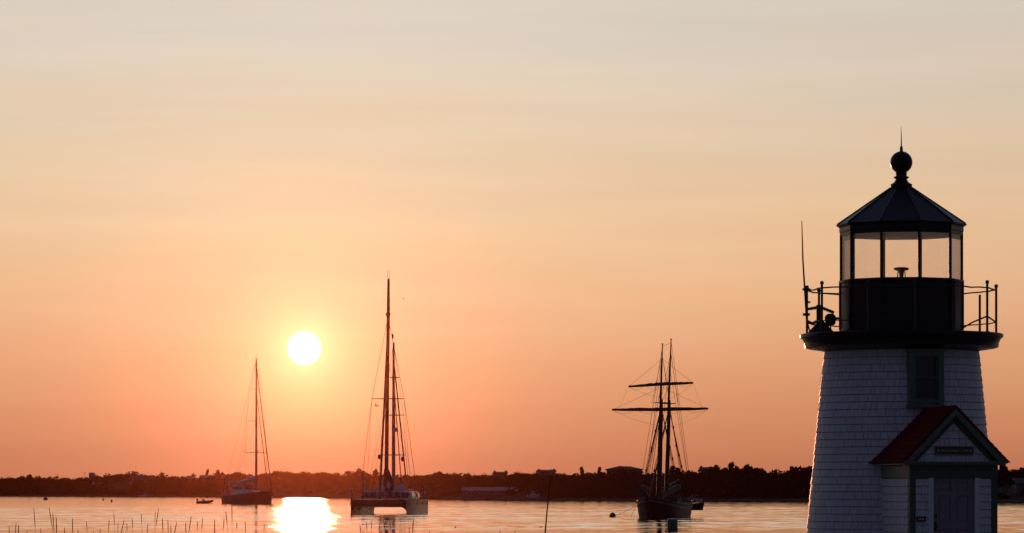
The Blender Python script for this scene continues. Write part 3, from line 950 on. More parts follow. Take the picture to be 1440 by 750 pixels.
# windows wrap the front and the sides
for k in range(6):
    y0 = -2.95 + k * 1.0
    MB().add([(2.44, y0, 1.98), (2.44, y0 + .86, 1.98), (1.74, y0 + .84, 2.62), (1.74, y0 + .02, 2.62),
              (2.39, y0, 1.96), (2.39, y0 + .86, 1.96), (1.69, y0 + .84, 2.60), (1.69, y0 + .02, 2.60)],
             [(0, 1, 2, 3), (7, 6, 5, 4), (0, 4, 5, 1), (1, 5, 6, 2), (2, 6, 7, 3), (3, 7, 4, 0)]).build('window', M['dkglass'], cb)
for s_ in (-1, 1):
    for a, b in ((-5.2, -2.6), (-2.4, .9)):
        MB().add([(a, s_ * 3.16, 2.0), (b, s_ * 3.21, 2.0), (b, s_ * 3.08, 2.6), (a, s_ * 3.03, 2.6), (a, s_ * 3.09, 1.98), (b, s_ * 3.14, 1.98), (b, s_ * 3.01, 2.58), (a, s_ * 2.96, 2.58)],
                 [(0, 1, 2, 3), (7, 6, 5, 4), (0, 4, 5, 1), (1, 5, 6, 2), (2, 6, 7, 3), (3, 7, 4, 0)]).build('window', M['dkglass'], cb)
hd = MB(); hd.box((-3.0, .0, 2.93), (4.6, 4.6, .1)); hd.box((-1.0, .1, 3.0), (1.0, 2.4, .3)); hd.build('flybridge', M['boatwhite'], t)
for y_ in (cyy(539, -2), cyy(564.5, -3)):
    MB().lathe([(.05, 0), (.4, .05), (.43, .3), (.36, .55), (.2, .7), (.02, .75)], 16, c=(-2.5, y_, 2.9)).build('antenna_dome', M['boatwhite'], t)
tr = MB(); y_ = cyy(537, -3.5)
tr.tube([(-3.5, y_ - .45, 3.1), (-3.5, y_ - .45, 4.1), (-3.5, y_ + .5, 4.1), (-3.5, y_ + .5, 3.1)], .05, 6); tr.tube([(-3.5, y_ - .5, 3.85), (-3.5, y_ + .55, 3.85)], .08, 6)
tr.build('radar_arch', M['boatwhite'], t)
pm = MB(); y_ = cyy(508.6, -6); pm.tube([(-5.5, y_, 1.6), (-5.5, y_, cz(671))], .13, 8); pm.box((-6, y_, cz(671)), (.3, .55, .3)); pm.tube([(-6, y_, cz(671)), (-6, y_, cz(666))], .04, 5)
pm.build('davit_post', M['alu'], t)
for px, zt in ((495.8, 689), (0, 0)):
    pass
for s_, x_, zt in ((-1, 6.2, 689.5), (1, -6.2, 689.5)):
    pm = MB(); pm.tube([(x_, s_ * 3.5, 1.6), (x_, s_ * 3.5, cz(zt))], .09, 7); pm.tube([(x_, s_ * 3.5, cz(zt) - .05), (x_, s_ * 3.5, cz(zt) + .1)], .14, 7)
    pm.build('bollard_post', M['alu'], t)
for px, py in ((514.5, 684), (520, 682.2), (597.5, 684)):
    x_ = -6; pm = MB(); y_ = cyy(px, x_); pm.tube([(x_, y_, 1.8), (x_, y_, cz(py))], .025, 5); pm.box((x_, y_, cz(py)), (.1, .42, .1)); pm.build('whip_light', M['alu'], t)
rl = MB()
for s_ in (-1, 1):
    for q in (.4, .72):
        rl.tube([(x, s_ * 3.9 * (1 if x < 4 else .93), 1.7 + q) for x in (-6.5, -3, 1, 4, 6)], .02, 4)
    for x in (-6.5, -5, -3, -1, 1, 3, 5, 6):
        rl.tube([(x, s_ * 3.9 * (1 if x < 4 else .9), 1.75), (x, s_ * 3.95 * (1 if x < 4 else .9), 2.54)], .022, 4)
rl.build('guard_rail', M['wire'], t)
# masts
MXX = 1.3
def mp_(px, py, x): return (x, cyy(px, x), cz(py))
mb = MB(); mb.tube([mp_(543.6, 702, MXX), mp_(544.2, 640, MXX), mp_(545.2, 540, MXX), mp_(546.6, 440, MXX), mp_(546.9, 393, MXX)], [.25, .25, .23, .2, .14], 10)
mast = mb.build('mainmast', M['darkmast'], t)
mb = MB()
for dx in (-.12, .12):
    mb.tube([(MXX, cyy(546.9, MXX) + dx, cz(393)), (MXX, cyy(546.9, MXX) + dx, cz(381))], .018, 4)
mb.build('antenna', M['wire'], mast)
mb = MB(); a = mp_(546.3, 443, MXX); mb.box(a, (.5, .5, .35)); mb.build('mast_fitting', M['iron'], mast)
XX2 = -4.5
mb = MB(); mb.tube([mp_(551.8, 690, XX2), mp_(551.8, 600, XX2), mp_(551.9, 480, XX2)], [.24, .22, .13], 10)
miz = mb.build('mizzen_mast', M['alu'], t)
mb = MB(); mb.tube([mp_(550.6, 480, XX2), mp_(550.6, 466, XX2)], [.02, .02], 4); mb.box(mp_(550.6, 471, XX2), (.1, .2, .55)); mb.build('wind_vane', M['iron'], miz)
mb = MB(); a = mp_(553.5, 607, XX2); mb.lathe([(.1, 0), (.4, .1), (.4, .5), (.1, .6)], 12, c=a); mb.build('radar_dome', M['boatwhite'], miz)
for m_, x_, py, p0, p1 in ((mast, MXX, 561.3, 523.5, 568.8), (miz, XX2, 529.6, 546, 560.5), (miz, XX2, 583, 536.5, 567), (miz, XX2, 639.6, 533, 569.5), (mast, MXX, 561.3, 523.5, 568.8)):
    if m_ is mast and py == 561.3 and len([c_ for c_ in mast.children if c_.name.startswith('spreader')]): continue
    pc = 544.8 if m_ is mast else 551.8
    MB().tube([mp_(p0, py, x_), mp_(pc, py, x_), mp_(p1, py, x_)], [.05, .08, .05], 6).build('spreader', M['darkmast'], m_)
rg = MB()
for tip, base in ((523.5, 506), (568.8, 588)):
    line(rg, mp_(546.2, 446, MXX), mp_(tip, 561, MXX), .028)
    line(rg, mp_(tip, 561, MXX), mp_(base, 700, MXX - .5), .028)
    line(rg, mp_(tip, 561, MXX), mp_((base * .5 + tip * .5), 700, MXX - 1.5), .018)
for tip in (533, 569.5):
    line(rg, mp_(551.8, 480, XX2), mp_(551.8 + (tip - 551.8) * .8, 583, XX2), .02)
    line(rg, mp_(551.8 + (tip - 551.8) * .8, 583, XX2), mp_(tip, 640, XX2), .02)
    line(rg, mp_(tip, 640, XX2), mp_(tip + (5 if tip > 550 else -3), 698, XX2), .02)
    line(rg, mp_(551.8, 583, XX2), mp_(tip, 640, XX2), .015)
line(rg, mp_(544.8, 561, MXX), mp_(512, 700, -3), .018)
line(rg, mp_(544.8, 570, MXX), mp_(520, 696, -3), .015)
line(rg, mp_(545.5, 500, MXX), mp_(583, 700, -5), .015)
rg.build('standing_rigging', M['wire'], t)
j = MB(); line(j, mp_(545.8, 470, MXX), mp_(536.3, 702, 6.1), .13, 8, .0, 6); j.build('furled_jib', M['darkmast'], t)
j = MB(); line(j, mp_(553.2, 515, XX2), mp_(568, 668, -7), .085, 8, 0, 6); line(j, mp_(552.4, 540, XX2), mp_(563, 690, -6.5), .06, 8, 0, 6); j.build('furled_mizzen_sails', M['darkmast'], t)
for px, py in ((534.6, 643), (567, 646)):
    MB().ball(mp_(px, py, 3), .2, 10, 1.6).build('lantern', M['iron'], t)
cvr = MB()
cs_ = [(656, .1, .1), (662, .35, .4), (672, .55, .6), (682, .65, .7), (690, .5, .6)]
cvr.loft([[(MXX + .45 * b * math.sin(a_) + .2, cyy(543.8, MXX) + (py - 656) * .012 + b * math.cos(a_), cz(py)) for a_ in [2 * PI * k / 12 for k in range(12)]] for py, b, c_ in cs_])
cvr.build('sail_bag', M['sailbrown'], t)
cvr = MB(); yc = cyy(548.7, MXX); cvr.loft([[(MXX + .9 + .1 * math.sin(a_), yc + b * math.cos(a_), cz(py)) for a_ in [2 * PI * k / 8 for k in range(8)]] for py, b in ((677.5, .04), (681, .25), (684, .3), (687, .1))])
cvr.build('white_sail_patch', M['boatwhite'], t)

# ------------------------------------------------------------------ schooner
DS = 387.0
SS = F / DS
YW = 14.0
t = thing('schooner', 'black two-masted topsail schooner with furled square yards anchored left of the lighthouse', 'boat', (X(933.5, DS), DS, 0), R(-90 - YW))
SBs, CBs = math.sin(R(YW)), math.cos(R(YW))
def sz(py): return EYE + (HY - py) / SS
def sp_(px, py, x):       # local point at keel position x that shows at column px, row py
    return (x, ((px - 933.5) / SS + x * SBs) / CBs, sz(py))
hk = dict(transom=.62, rake=.11, ns=26, nk=9, peak=.42, bowp=2.0, full=.35, sternrake=.07)
FBS = (1.75, 1.35, 2.15)
add_hull(t, 17.0, 4.5, FBS, 1.8, M['hullblack'], M['deck'], **hk)
rr = hull_rings(17.0, 4.5, FBS, 1.8, **hk)
sk = MB(); cap = MB()
for side in (0, -1):
    pts = [Vector(r_[side]) for r_ in rr]
    s_ = -1 if side == 0 else 1
    sk.loft([[(p.x, p.y + s_ * .02, p.z - .42), (p.x, p.y + s_ * .05, p.z - .42), (p.x, p.y + s_ * .05, p.z - .18), (p.x, p.y + s_ * .02, p.z - .18)] for p in pts], smooth=False)
    cap.tube([p + Vector((0, 0, .03)) for p in pts], .09, 6)
sk.build('strake', M['strake'], t); cap.build('cap_rail', M['wood'], t)
st = MB(); st.box((8.1, 0, .9), (.35, .3, 2.9), rot=(0, R(22), 0)); st.build('stem', M['wood'], t)
# bowsprit with furled headsail
mb = MB(); mb.tube([(7.0, 0, 2.0), (9.5, 0, 2.6), (12.0, 0, 3.15)], [.2, .17, .09], 8)
bs = mb.build('bowsprit', M['wood'], t)
mb = MB(); mb.loft([[(x, w_ * math.cos(a_), z_ + w_ * math.sin(a_) * 1.2) for a_ in [2 * PI * k / 9 for k in range(9)]] for x, w_, z_ in ((7.6, .1, 2.5), (8.2, .3, 2.85), (9.2, .24, 3.0), (10.4, .3, 3.1), (11.4, .12, 3.2))])
mb.build('furled_headsail', M['canvas'], bs)
# masts
masts = []
def schooner_mast(name, xb, pxb, pyd, pxt, pyt, xt, th):
    # lower mast to the doubling, topmast above
    b = Vector(sp_(pxb, 706, xb)); tp = Vector(sp_(pxt, pyt, xt))
    b.y = 0; tp.y = 0 if True else tp.y
    def at(py):
        k = (sz(py) - b.z) / (tp.z - b.z); return b + (tp - b) * k
    mb = MB(); mb.tube([at(712), at(640), at(577), at(562)], [th, th * .95, th * .75, th * .6], 10)
    m_ = mb.build(name, M['wood'], t)
    mb = MB(); o_ = Vector((.28, 0, 0)); mb.tube([at(583) + o_, at(560) + o_, at(520) + o_ * .6, at(pyt)], [.14, .13, .10, .05], 8)
    mb.box(at(pyt) + Vector((0, 0, .05)), (.16, .16, .12)); mb.build('topmast', M['wood'], m_)
    mb = MB(); p = at(568); mb.box(p, (1.2, .12, .1)); mb.box(p + Vector((.35, 0, .08)), (.1, 1.35, .08)); mb.box(p + Vector((-.35, 0, .08)), (.1, 1.2, .08)); mb.build('crosstrees', M['wood'], m_)
    return m_, at
xf0, xf1 = 2.65, 2.65 - 1.95
fm, fat = schooner_mast('foremast', xf0, 925, 577, 931.5, 485, xf1, .29)
mm, mat_ = schooner_mast('mainmast', -1.25, 937.5, 577, 946, 476, -1.25 - 2.6, .25)
def lc(px, x): return ((px - 933.5) / SS + x * SBs) / CBs
def yard(pyc, pL, yL, pR, yR, r_, label):
    p = fat(pyc); x_ = p.x + .35
    a = Vector(sp_(pL, yL, x_)); b = Vector(sp_(pR, yR, x_)); c = Vector((x_, 0, sz(pyc)))
    mb = MB(); mb.tube([a, a * .75 + c * .25, c, b * .75 + c * .25, b], [r_ * .4, r_ * .8, r_, r_ * .8, r_ * .4], 8)
    y_ = mb.build('yard', M['wood'], t)
    fu = MB(); ring = []
    rr_ = random.Random(int(pyc)); n = 26
    for i in range(n + 1):
        u = i / n; q = a * (1 - u) + b * u if False else (a + (c - a) * (u * 2) if u < .5 else c + (b - c) * (u * 2 - 1))
        q = q.copy(); w_ = (.05 + .10 * math.sin(PI * min(1, max(0, (u - .03) / .94)))) * rr_.uniform(.7, 1.3)
        q.z += .10
        ring.append([(q.x + w_ * .7 * math.cos(k), q.y, q.z + w_ * math.sin(k)) for k in [2 * PI * j / 7 for j in range(7)]])
    fu.loft(ring); fu.build('furled_square_sail', M['canvas'], y_)
    ft = MB()
    for s0, s1 in ((a, c), (c, b)):
        for k in range(2):
            p0 = s0 + (s1 - s0) * (k / 2 + .03); p1 = s0 + (s1 - s0) * ((k + 1) / 2 - .03)
            line(ft, p0, p1, .011, 4, .38, 8)
    ft.build('footrope', M['rope'], y_)
    return a, b, c
uL, uR, uC = yard(541.8, 883.5, 544.6, 973.4, 540.2, .11, '')
lL, lR, lC = yard(577.2, 860.5, 577.0, 993.8, 576.2, .14, '')
rg = MB()
def rp(a, b, r=.022, sag=0.0): line(rg, a, b, r, 4, sag, 6 if sag else 1)
def hullpt(x, s_):
    i = min(range(len(rr)), key=lambda k: abs(rr[k][-1][0] - x)); p = rr[i][-1 if s_ > 0 else 0]; return Vector(p) + Vector((0, 0, .05))
for s_ in (-1, 1):
    for k, dx in enumerate((-.2, -.75, -1.3, -1.9)):
        rp(fat(572), hullpt(xf0 + dx, s_), .022)
        rp(mat_(572), hullpt(-1.25 + dx, s_), .022)
    for dx in (-2.4,):
        rp(fat(500), hullpt(xf0 + dx, s_), .018); rp(mat_(492), hullpt(-1.25 + dx - .6, s_), .018)
    rp(fat(500), fat(568) + Vector((0, s_ * 1.0, 0)), .018); rp(mat_(495), mat_(568) + Vector((0, s_ * 1.0, 0)), .018)
    # ratlines
    for mfn, xb in ((fat, xf0), (mat_, -1.25)):
        top = mfn(572)
        for j in range(3, 22):
            k = j / 24
            p = top.lerp(hullpt(xb - .2, s_), k); q = top.lerp(hullpt(xb - 1.3, s_), k); rg.tube([p, q], .008, 3)
# lifts, braces
rp(fat(505), uL, .013); rp(fat(505), uR, .013)
rp(fat(545), lL, .013); rp(fat(545), lR, .013); rp(uL, lL.lerp(lC, .12), .008); rp(uR, lR.lerp(lC, .12), .008)
rp(lL, mat_(600), .010, .3); rp(lR, mat_(600), .010, .3)
rp(uL, mat_(560), .010, .2); rp(uR, mat_(560), .010, .2)
rp(fat(488), mat_(480), .018); rp(fat(568), mat_(540), .018); rp(fat(575), mat_(575), .018)
rp(fat(488), Vector((12.0, 0, 3.15)), .02); rp(fat(540), Vector((11.0, 0, 2.95)), .022); rp(fat(572), Vector((9.2, 0, 2.6)), .028); rp(fat(575), Vector((7.9, 0, 2.3)), .03)
rp(mat_(478), hullpt(-8.2, 1), .018); rp(mat_(478), hullpt(-8.2, -1), .018)
rp(mat_(520), hullpt(-6, 1), .016)
rp(Vector((12, 0, 3.15)), Vector((8.0, 0, .3)), .025); rp(Vector((10, 0, 2.7)), Vector((8.1, 0, .5)), .02)
rg.build('rigging', M['rope'], t)
bl = MB(); rb = random.Random(3)
for s_ in (-1, 1):
    for mfn, xb in ((fat, xf0), (mat_, -1.25)):
        for k in (.25, .42, .5, .63, .8, .9):
            p = mfn(572).lerp(hullpt(xb - rb.uniform(.1, 1.6), s_), k + rb.uniform(-.05, .05)); bl.ball(p, .11, 8, 1.7)
bl.build('block', M['wood'], t)
# gaff sails furled along booms
def furl(name, x0, x1, z0, z1, wd, y1=0.0, nm='canvas'):
    bo = MB(); bo.tube([(x0, 0, z0), (x1, y1, z1)], .11, 8); b_ = bo.build('boom', M['wood'], t)
    f = MB(); rr_ = random.Random(int(abs(x0 * 10)) + 1); ring = []
    for i in range(15):
        u = i / 14; w_ = wd * (math.sin(PI * (.08 + .86 * u)) ** .4) * rr_.uniform(.8, 1.15)
        ring.append([(x0 + (x1 - x0) * u, y1 * u + w_ * .7 * math.cos(k), z0 + (z1 - z0) * u + .25 + w_ * math.sin(k) * 1.1) for k in [2 * PI * j / 9 for j in range(9)]])
    f.loft(ring); f.build(name, M[nm], b_)
    g = MB(); g.tube([(x0 - .1, 0, z0 + .6 + wd), (x1 + .8, y1 * .8, z1 + .55 + wd)], .08, 7); g.build('gaff', M['wood'], b_)
furl('furled_foresail', xf0 - .5, -1.0, 2.35, 2.3, .26, 0.1)
furl('furled_mainsail', -1.8, -8.6, 2.4, 3.1, .34, .0)
fs_ = MB(); line(fs_, fat(640), (7.2, 0, 2.5), .09, 7); fs_.build('furled_staysail', M['canvas'], t)
dh = MB(); dh.box((4.6, 0, 1.75), (1.5, 1.5, .75), taper=.9); dh.build('fore_cabin', M['wood'], t)
dh = MB(); dh.box((-3.9, 0, 1.75), (2.4, 1.9, .9), taper=.92); dh.build('aft_cabin', M['wood'], t)
dh = MB(); dh.lathe([(.3, 0), (.42, .2), (.42, .7), (.1, .8)], 10, c=(6.2, -.9, 1.75)); dh.box((5.6, -1.35, 2.5), (.5, .5, 1.1)); dh.box((5.2, .6, 2.15), (.7, .8, .5)); dh.build('deck_gear', M['canvas'], t)
stn = MB()
for k in range(9):
    x = -8 + k * 1.6
    for s_ in (-1, 1):
        p = hullpt(x, s_); stn.tube([p, p + Vector((0, 0, .65))], .03, 5)
for s_ in (-1, 1):
    stn.tube([hullpt(-8 + k * .8, s_) + Vector((0, 0, .65)) for k in range(18)], .03, 5)
stn.build('life_rail', M['rope'], t)
wh = MB(); wh.tube([(-6.9 + .0, .45 * math.cos(a_), 2.2 + .45 * math.sin(a_)) for a_ in [2 * PI * k / 16 for k in range(17)]], .03, 5); wh.box((-6.8, 0, 2.0), (.25, .25, .8)); wh.build('steering_wheel', M['wood'], t)
dv = MB()
dyc = lc(966, -9.2)
for y_ in (-.2, 1.7):
    dv.tube([(-8.2, y_, 1.7), (-8.7, y_, 2.4), (-9.5, y_ + .15, 2.3)], .06, 6); dv.tube([(-9.5, y_ + .15, 2.3), (-9.5, y_ + .15, 1.7)], .025, 4)
dv.build('davit', M['iron'], t)
# tender hanging from the davits: a boat of its own
px_ = (972.5 - 720) / F
org = t.matrix_basis if False else None
dloc = Vector((X(974, DS + 9.3), DS + 9.3, 1.02))
te = thing('ship_tender', 'small dark tender hanging in davits across the schooner stern', 'boat', dloc, R(-8))
add_hull(te, 2.6, 1.1, (.42, .40, .6), .32, M['hullblack'], M['deck'], transom=.7)
mb = MB(); mb.box((-1.05, 0, .4), (.2, .22, .45)); mb.box((-1.1, 0, .05), (.1, .1, .5)); mb.build('outboard_motor', M['iron'], te)
mb = MB(); mb.box((-.2, 0, .34), (.2, .75, .05)); mb.build('thwart', M['wood'], te)
# mooring line from the bow to the ball
a = Vector((X(893.5, DS - 8), DS - 8, 1.3)); b = Vector((X(864.5, 397), 397, .18))
ml = MB(); line(ml, (0, 0, 0), b - a, .022, 5, .14, 12); line(ml, (0, 0, 0), Vector((X(884, DS) - a.x, .5, -1.25)), .018, 5, .05, 6)
tag(ml.build('mooring_line', M['rope'], None, a), 'thin mooring line running from the schooner bow to the grey ball', 'rope')

# ------------------------------------------------------------------ lighthouse
DL = 83.0
LX = X(1267.5, DL)
lrz = -math.atan2(LX, DL)
GZ = 1.2
LH = thing('lighthouse', 'white shingled lighthouse with black lantern room, red-roofed porch and green trim', 'lighthouse', (LX, DL, GZ), lrz)
def zl(py, d=0.0): return 1.8 + (HY - py) * (DL - d) / F
def pol(r_, a): return (r_ * math.sin(a), -r_ * math.cos(a))
def RT(z): return 1.735 + .097 * (4.906 - z)
rs_ = random.Random(11)
tw = MB(); tint = []
tw.lathe([(RT(.25) - .02, .25), (RT(4.97) - .02, 4.97)], 64); tint += [.25] * (64 + 2)  # backing tinted dark to read as shade in the joints
z = .25; EXPO = .1665
k = 0
while z < 4.95:
    r0 = RT(z) + .024; zt = min(z + EXPO + .03, 4.985); r1 = RT(zt) + .003
    a = rs_.uniform(0, .2); end = a + 2 * PI
    while a < end - .01:
        wd = rs_.uniform(.09, .27) / r0
        b = min(a + wd, end)
        if end - b < .03: b = end
        g = .0035 / r0
        dz = rs_.uniform(-.0015, .0015); pr = rs_.uniform(-.002, .005)
        vs_ = []
        zm = z + EXPO - .014; rm_ = r0 + pr + (r1 - r0) * (zm - z) / (zt - z)
        for rr2, zz in ((r0 + pr, z + dz), (r1 + pr * .3, zt), (rm_, min(zm, zt - .002))):
            for an in (a + g, b - g):
                vs_.append((rr2 * math.sin(an), -rr2 * math.cos(an), zz))
        ri = r0 - .030
        for an in (a + g, b - g):
            vs_.append((ri * math.sin(an), -ri * math.cos(an), z + dz))
        tw.add(vs_, [(0, 1, 5, 4), (4, 5, 3, 2), (0, 6, 7, 1), (0, 4, 2, 6), (1, 7, 3, 5)])
        tt = rs_.uniform(.92, 1.0); tint += [tt, .30, .22, tt * .6, tt * .6]  # random paint tone; lap strip, underside and edges darkened as painted shadow lines
        a = b
    z += EXPO; k += 1
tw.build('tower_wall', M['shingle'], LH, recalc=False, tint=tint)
fd = MB(); fd.lathe([(2.45, -.6), (2.42, .18), (2.25, .25)], 48); fd.build('foundation', M['stone'], LH)

PH = R(-19)      # first mullion azimuth from the line of sight
# gallery deck, ten-sided mouldings
gd = MB(); gd.lathe([(1.72, 4.90), (1.80, 4.93), (2.10, 4.975), (2.185, 5.0), (2.19, 5.105), (2.205, 5.125), (2.235, 5.19), (2.285, 5.225), (2.295, 5.285), (2.27, 5.305), (1.2, 5.33)], 40, PH, smooth=True)
gd.build('gallery_deck', M['black'], LH)
# lantern wall
lw = MB(); lw.lathe([(1.46, 5.31), (1.46, 5.37), (1.395, 5.39), (1.385, 5.42), (1.385, 6.45), (1.41, 6.47), (1.41, 6.52), (1.30, 6.53)], 10, PH, smooth=False)
for i in range(10):
    a = PH + i * R(36)
    for q in (6.38, 5.55):
        pass
    p0 = pol(1.385, a); lw.tube([(p0[0], p0[1], 5.4), (p0[0], p0[1], 6.48)], .028, 6)
lw = lw.build('lantern_wall', M['brown'], LH)
# door hatch panel on the camera side and rivet strips
hp = MB()
for a, zz0, zz1 in ((R(-1), 5.45, 6.4),):
    ap = 1.385 * math.cos(R(18)) + .006
    hp.M = Matrix.Rotation(a, 4, 'Z'); hp.box((0, -ap, 5.93), (.62, .02, .9)); hp.M = Matrix.Identity(4)
hp.build('hatch', M['black'], lw)
# glazing
for i in range(10):
    a = PH + i * R(36); p = pol(1.36, a)
    MB().tube([(p[0], p[1], 6.52), (p[0], p[1], 7.58)], .034, 6).build('mullion', M['black'], LH)
    q = pol(1.36, a + R(36)); ca, sa = Vector((p[0], p[1])), Vector((q[0], q[1]))
    e = (sa - ca).normalized(); nrm = Vector((e.y, -e.x)); mid = (ca + sa) / 2
    if nrm.dot(mid) < 0: nrm = -nrm
    A = ca + e * .03; B = sa - e * .03; th_ = .008
    vs_ = [(A.x, A.y, 6.53), (B.x, B.y, 6.53), (B.x, B.y, 7.56), (A.x, A.y, 7.56)]
    MB().add(vs_, [(0, 1, 2, 3)]).build('lantern_pane', M['glass'], LH)
# eave and roof
ev = MB(); ev.lathe([(1.30, 7.53), (1.385, 7.53), (1.385, 7.60), (1.40, 7.62), (1.40, 7.72), (1.43, 7.735), (1.465, 7.765), (1.475, 7.785), (1.44, 7.80), (1.2, 7.80)], 10, PH, smooth=False)
ev.build('eave', M['black'], LH)
rf = MB(); rf.lathe([(1.45, 7.79), (.245, 8.615), (.2, 8.62)], 10, PH, smooth=False)
rf = rf.build('lantern_roof', M['roofmetal'], LH)
rs2 = MB()
for i in range(10):
    a = PH + i * R(36); p = pol(1.45, a); q = pol(.245, a); rs2.tube([(p[0], p[1], 7.80), (q[0], q[1], 8.622)], .016, 5)
rs2.build('roof_seam', M['black'], rf)
cl = MB(); cl.lathe([(1.3, 7.60), (.6, 7.75), (.1, 7.78)], 20, PH, smooth=False, cap=True); cl.build('ceiling', M['brown'], LH)
fn = MB(); fn.lathe([(.245, 8.60), (.245, 8.70), (.225, 8.705), (.17, 8.74), (.135, 8.79), (.125, 8.815), (.165, 8.835), (.175, 8.85), (.165, 8.87), (.125, 8.88), (.12, 8.93), (.135, 8.95), (.125, 8.965)], 28)
fn.ball((0, 0, 9.195), .252, 32)
fn.lathe([(.05, 9.42), (.035, 9.46), (.033, 9.53), (.022, 9.56)], 12)
fn.build('ball_vent', M['black'], LH)
sp = MB(); sp.tube([(-.0, 0, 9.5), (0, 0, 9.75), (-.005, 0, 10.02)], [.016, .011, .003], 7); sp.build('lightning_rod', M['iron'], LH)
# floor and beacon inside the lantern
lf = MB(); lf.lathe([(1.28, 6.36), (1.28, 6.42)], 10, PH, smooth=False); lf.build('lantern_floor', M['black'], LH)
be = MB(); be.lathe([(.10, 6.42), (.10, 6.45), (.05, 6.47)], 16)
for k in range(3):
    a = k * 2.1 + .5; be.tube([(.11 * math.cos(a), .11 * math.sin(a), 6.45), (.09 * math.cos(a), .09 * math.sin(a), 6.73)], .014, 6)
be.lathe([(.045, 6.60), (.06, 6.70), (.075, 6.735), (.16, 6.76), (.175, 6.785), (.165, 6.805), (.10, 6.82)], 24)
be.build('beacon', M['brown'], LH)
# railing
ZR, ZL_, RR = 6.30, 5.565, 2.13
posts = [(-90, 6.36), (-56, 6.39), (-20, 6.36), (8, 6.36), (33, 6.36), (63.5, 6.40), (91, 6.36), (123, 6.25), (152, 6.36), (180, 6.36), (-150, 6.36), (-118, 6.34)]
for a, zt in posts:
    p = pol(RR, R(a)); mb = MB(); mb.tube([(p[0], p[1], 5.29), (p[0], p[1], zt)], .027, 8)
    if zt > 6.3: mb.ball((p[0], p[1], zt + .02), .048, 10)
    mb.lathe([(.06, 0), (.055, .03), (.03, .04)], 10, c=(p[0], p[1], 5.29))
    mb.build('railing_post', M['iron'], LH)
def railpoly(z_, angs, r_, jit=.0):
    pts = []; rr3 = random.Random(int(z_ * 100))
    angs = sorted(angs)
    for a0, a1 in zip(angs, angs[1:]):
        p = Vector(pol(RR, R(a0)) + (z_,)); q = Vector(pol(RR, R(a1)) + (z_,))
        for k in range(4):
            v_ = p.lerp(q, k / 4); v_.z += rr3.uniform(-jit, jit) - (.012 if k == 2 else 0); pts.append(v_)
    pts.append(Vector(pol(RR, R(angs[-1])) + (z_,)))
    return pts
al = [a for a, _ in posts]
mb = MB(); mb.tube(railpoly(ZR, al + [-118 + 360 - 0, 270], .0, .006), .018, 6); mb.build('handrail', M['iron'], LH)
mb = MB(); mb.tube(railpoly(ZL_, [-90, -56, -20, 8, 33], 0, .005), .015, 6); mb.tube(railpoly(ZL_, [91, 123, 152, 180, 210, 242, 270], 0, .005), .015, 6)
p33 = Vector(pol(1.62, R(50)) + (5.32,)); p63 = Vector(pol(RR, R(63.5)) + (5.66,)); p91 = Vector(pol(RR, R(91)) + (5.565,))
mb.tube([p33, p33.lerp(p63, .5) + Vector((0, 0, .03)), p63, p91], .02, 6)
mb.build('lower_rail', M['iron'], LH)
# whip antenna clamped to the railing (parented world position)
def lhw(x, y, z_): return Matrix.Translation((LX, DL, GZ)) @ Matrix.Rotation(lrz, 4, 'Z') @ Vector((x, y, z_))
a0 = lhw(-2.20, -.05, 5.30)
t = thing('whip_antenna', 'tall thin whip antenna clamped to the left side of the gallery railing', 'antenna', a0, lrz)
mb = MB(); mb.tube([(.16, 0, .0), (.07, 0, .3), (.02, 0, 1.05), (-.02, 0, 1.7), (-.045, 0, 2.58)], [.014, .024, .021, .018, .009], 7); mb.build('whip', M['iron'], t)
mb = MB(); mb.box((.06, 0, 1.03), (.18, .05, .05)); mb.box((.06, 0, .46), (.16, .06, .06)); mb.box((.09, 0, .74), (.12, .05, .04)); mb.build('clamp', M['iron'], t)
# fog signal
f0 = lhw(-1.80, -.45, 5.315)
t = thing('fog_signal', 'dark fog signal on a splayed stand under a tilted plate on the gallery', 'fog signal', f0, lrz)
mb = MB()
for sx in (-1, 1):
    mb.tube([(sx * .27, -.1, 0), (0, -.02, .30)], .03, 6); mb.tube([(sx * .27, .2, 0), (0, .02, .30)], .03, 6)
mb.add([(-.24, -.12, 0), (.24, -.12, 0), (.02, -.03, .30), (-.02, -.03, .30), (-.24, -.10, 0), (.24, -.10, 0), (.02, -.01, .30), (-.02, -.01, .30)], [(0, 1, 2, 3), (7, 6, 5, 4), (0, 4, 5, 1), (1, 5, 6, 2), (2, 6, 7, 3), (3, 7, 4, 0)])
mb.build('stand', M['iron'], t)
mb = MB(); mb.box((-.04, 0, .33), (.13, .13, .62)); mb.build('column', M['iron'], t)
mb = MB(); mb.add([(-.34, -.2, .56), (-.34, .2, .56), (-.02, -.2, .62), (-.02, .2, .62), (.30, -.2, .49), (.30, .2, .49),
                   (-.34, -.2, .52), (-.34, .2, .52), (-.02, -.2, .56), (-.02, .2, .56), (.27, -.2, .44), (.27, .2, .44)],
                  [(0, 2, 3, 1), (2, 4, 5, 3), (6, 7, 9, 8), (8, 9, 11, 10), (0, 6, 8, 2), (2, 8, 10, 4), (1, 3, 9, 7), (3, 5, 11, 9), (0, 1, 7, 6), (4, 10, 11, 5)])
mb.build('tilted_plate', M['iron'], t)
mb = MB(); mb.lathe([(.085, .18), (.115, .22), (.135, .36), (.10, .41), (.06, .44)], 14, c=(.21, -.02, 0)); mb.tube([(.33, 0, .335), (.44, 0, .335)], [.028, .022], 8); mb.build('horn', M['iron'], t)
mb = MB(); mb.tube([(-.30, 0, .27), (-.2, 0, .22), (-.1, 0, .27)], .035, 7); mb.tube([(.20, 0, .2), (.22, -.02, .08), (.30, -.03, .0)], .018, 6); mb.build('cable', M['iron'], t)

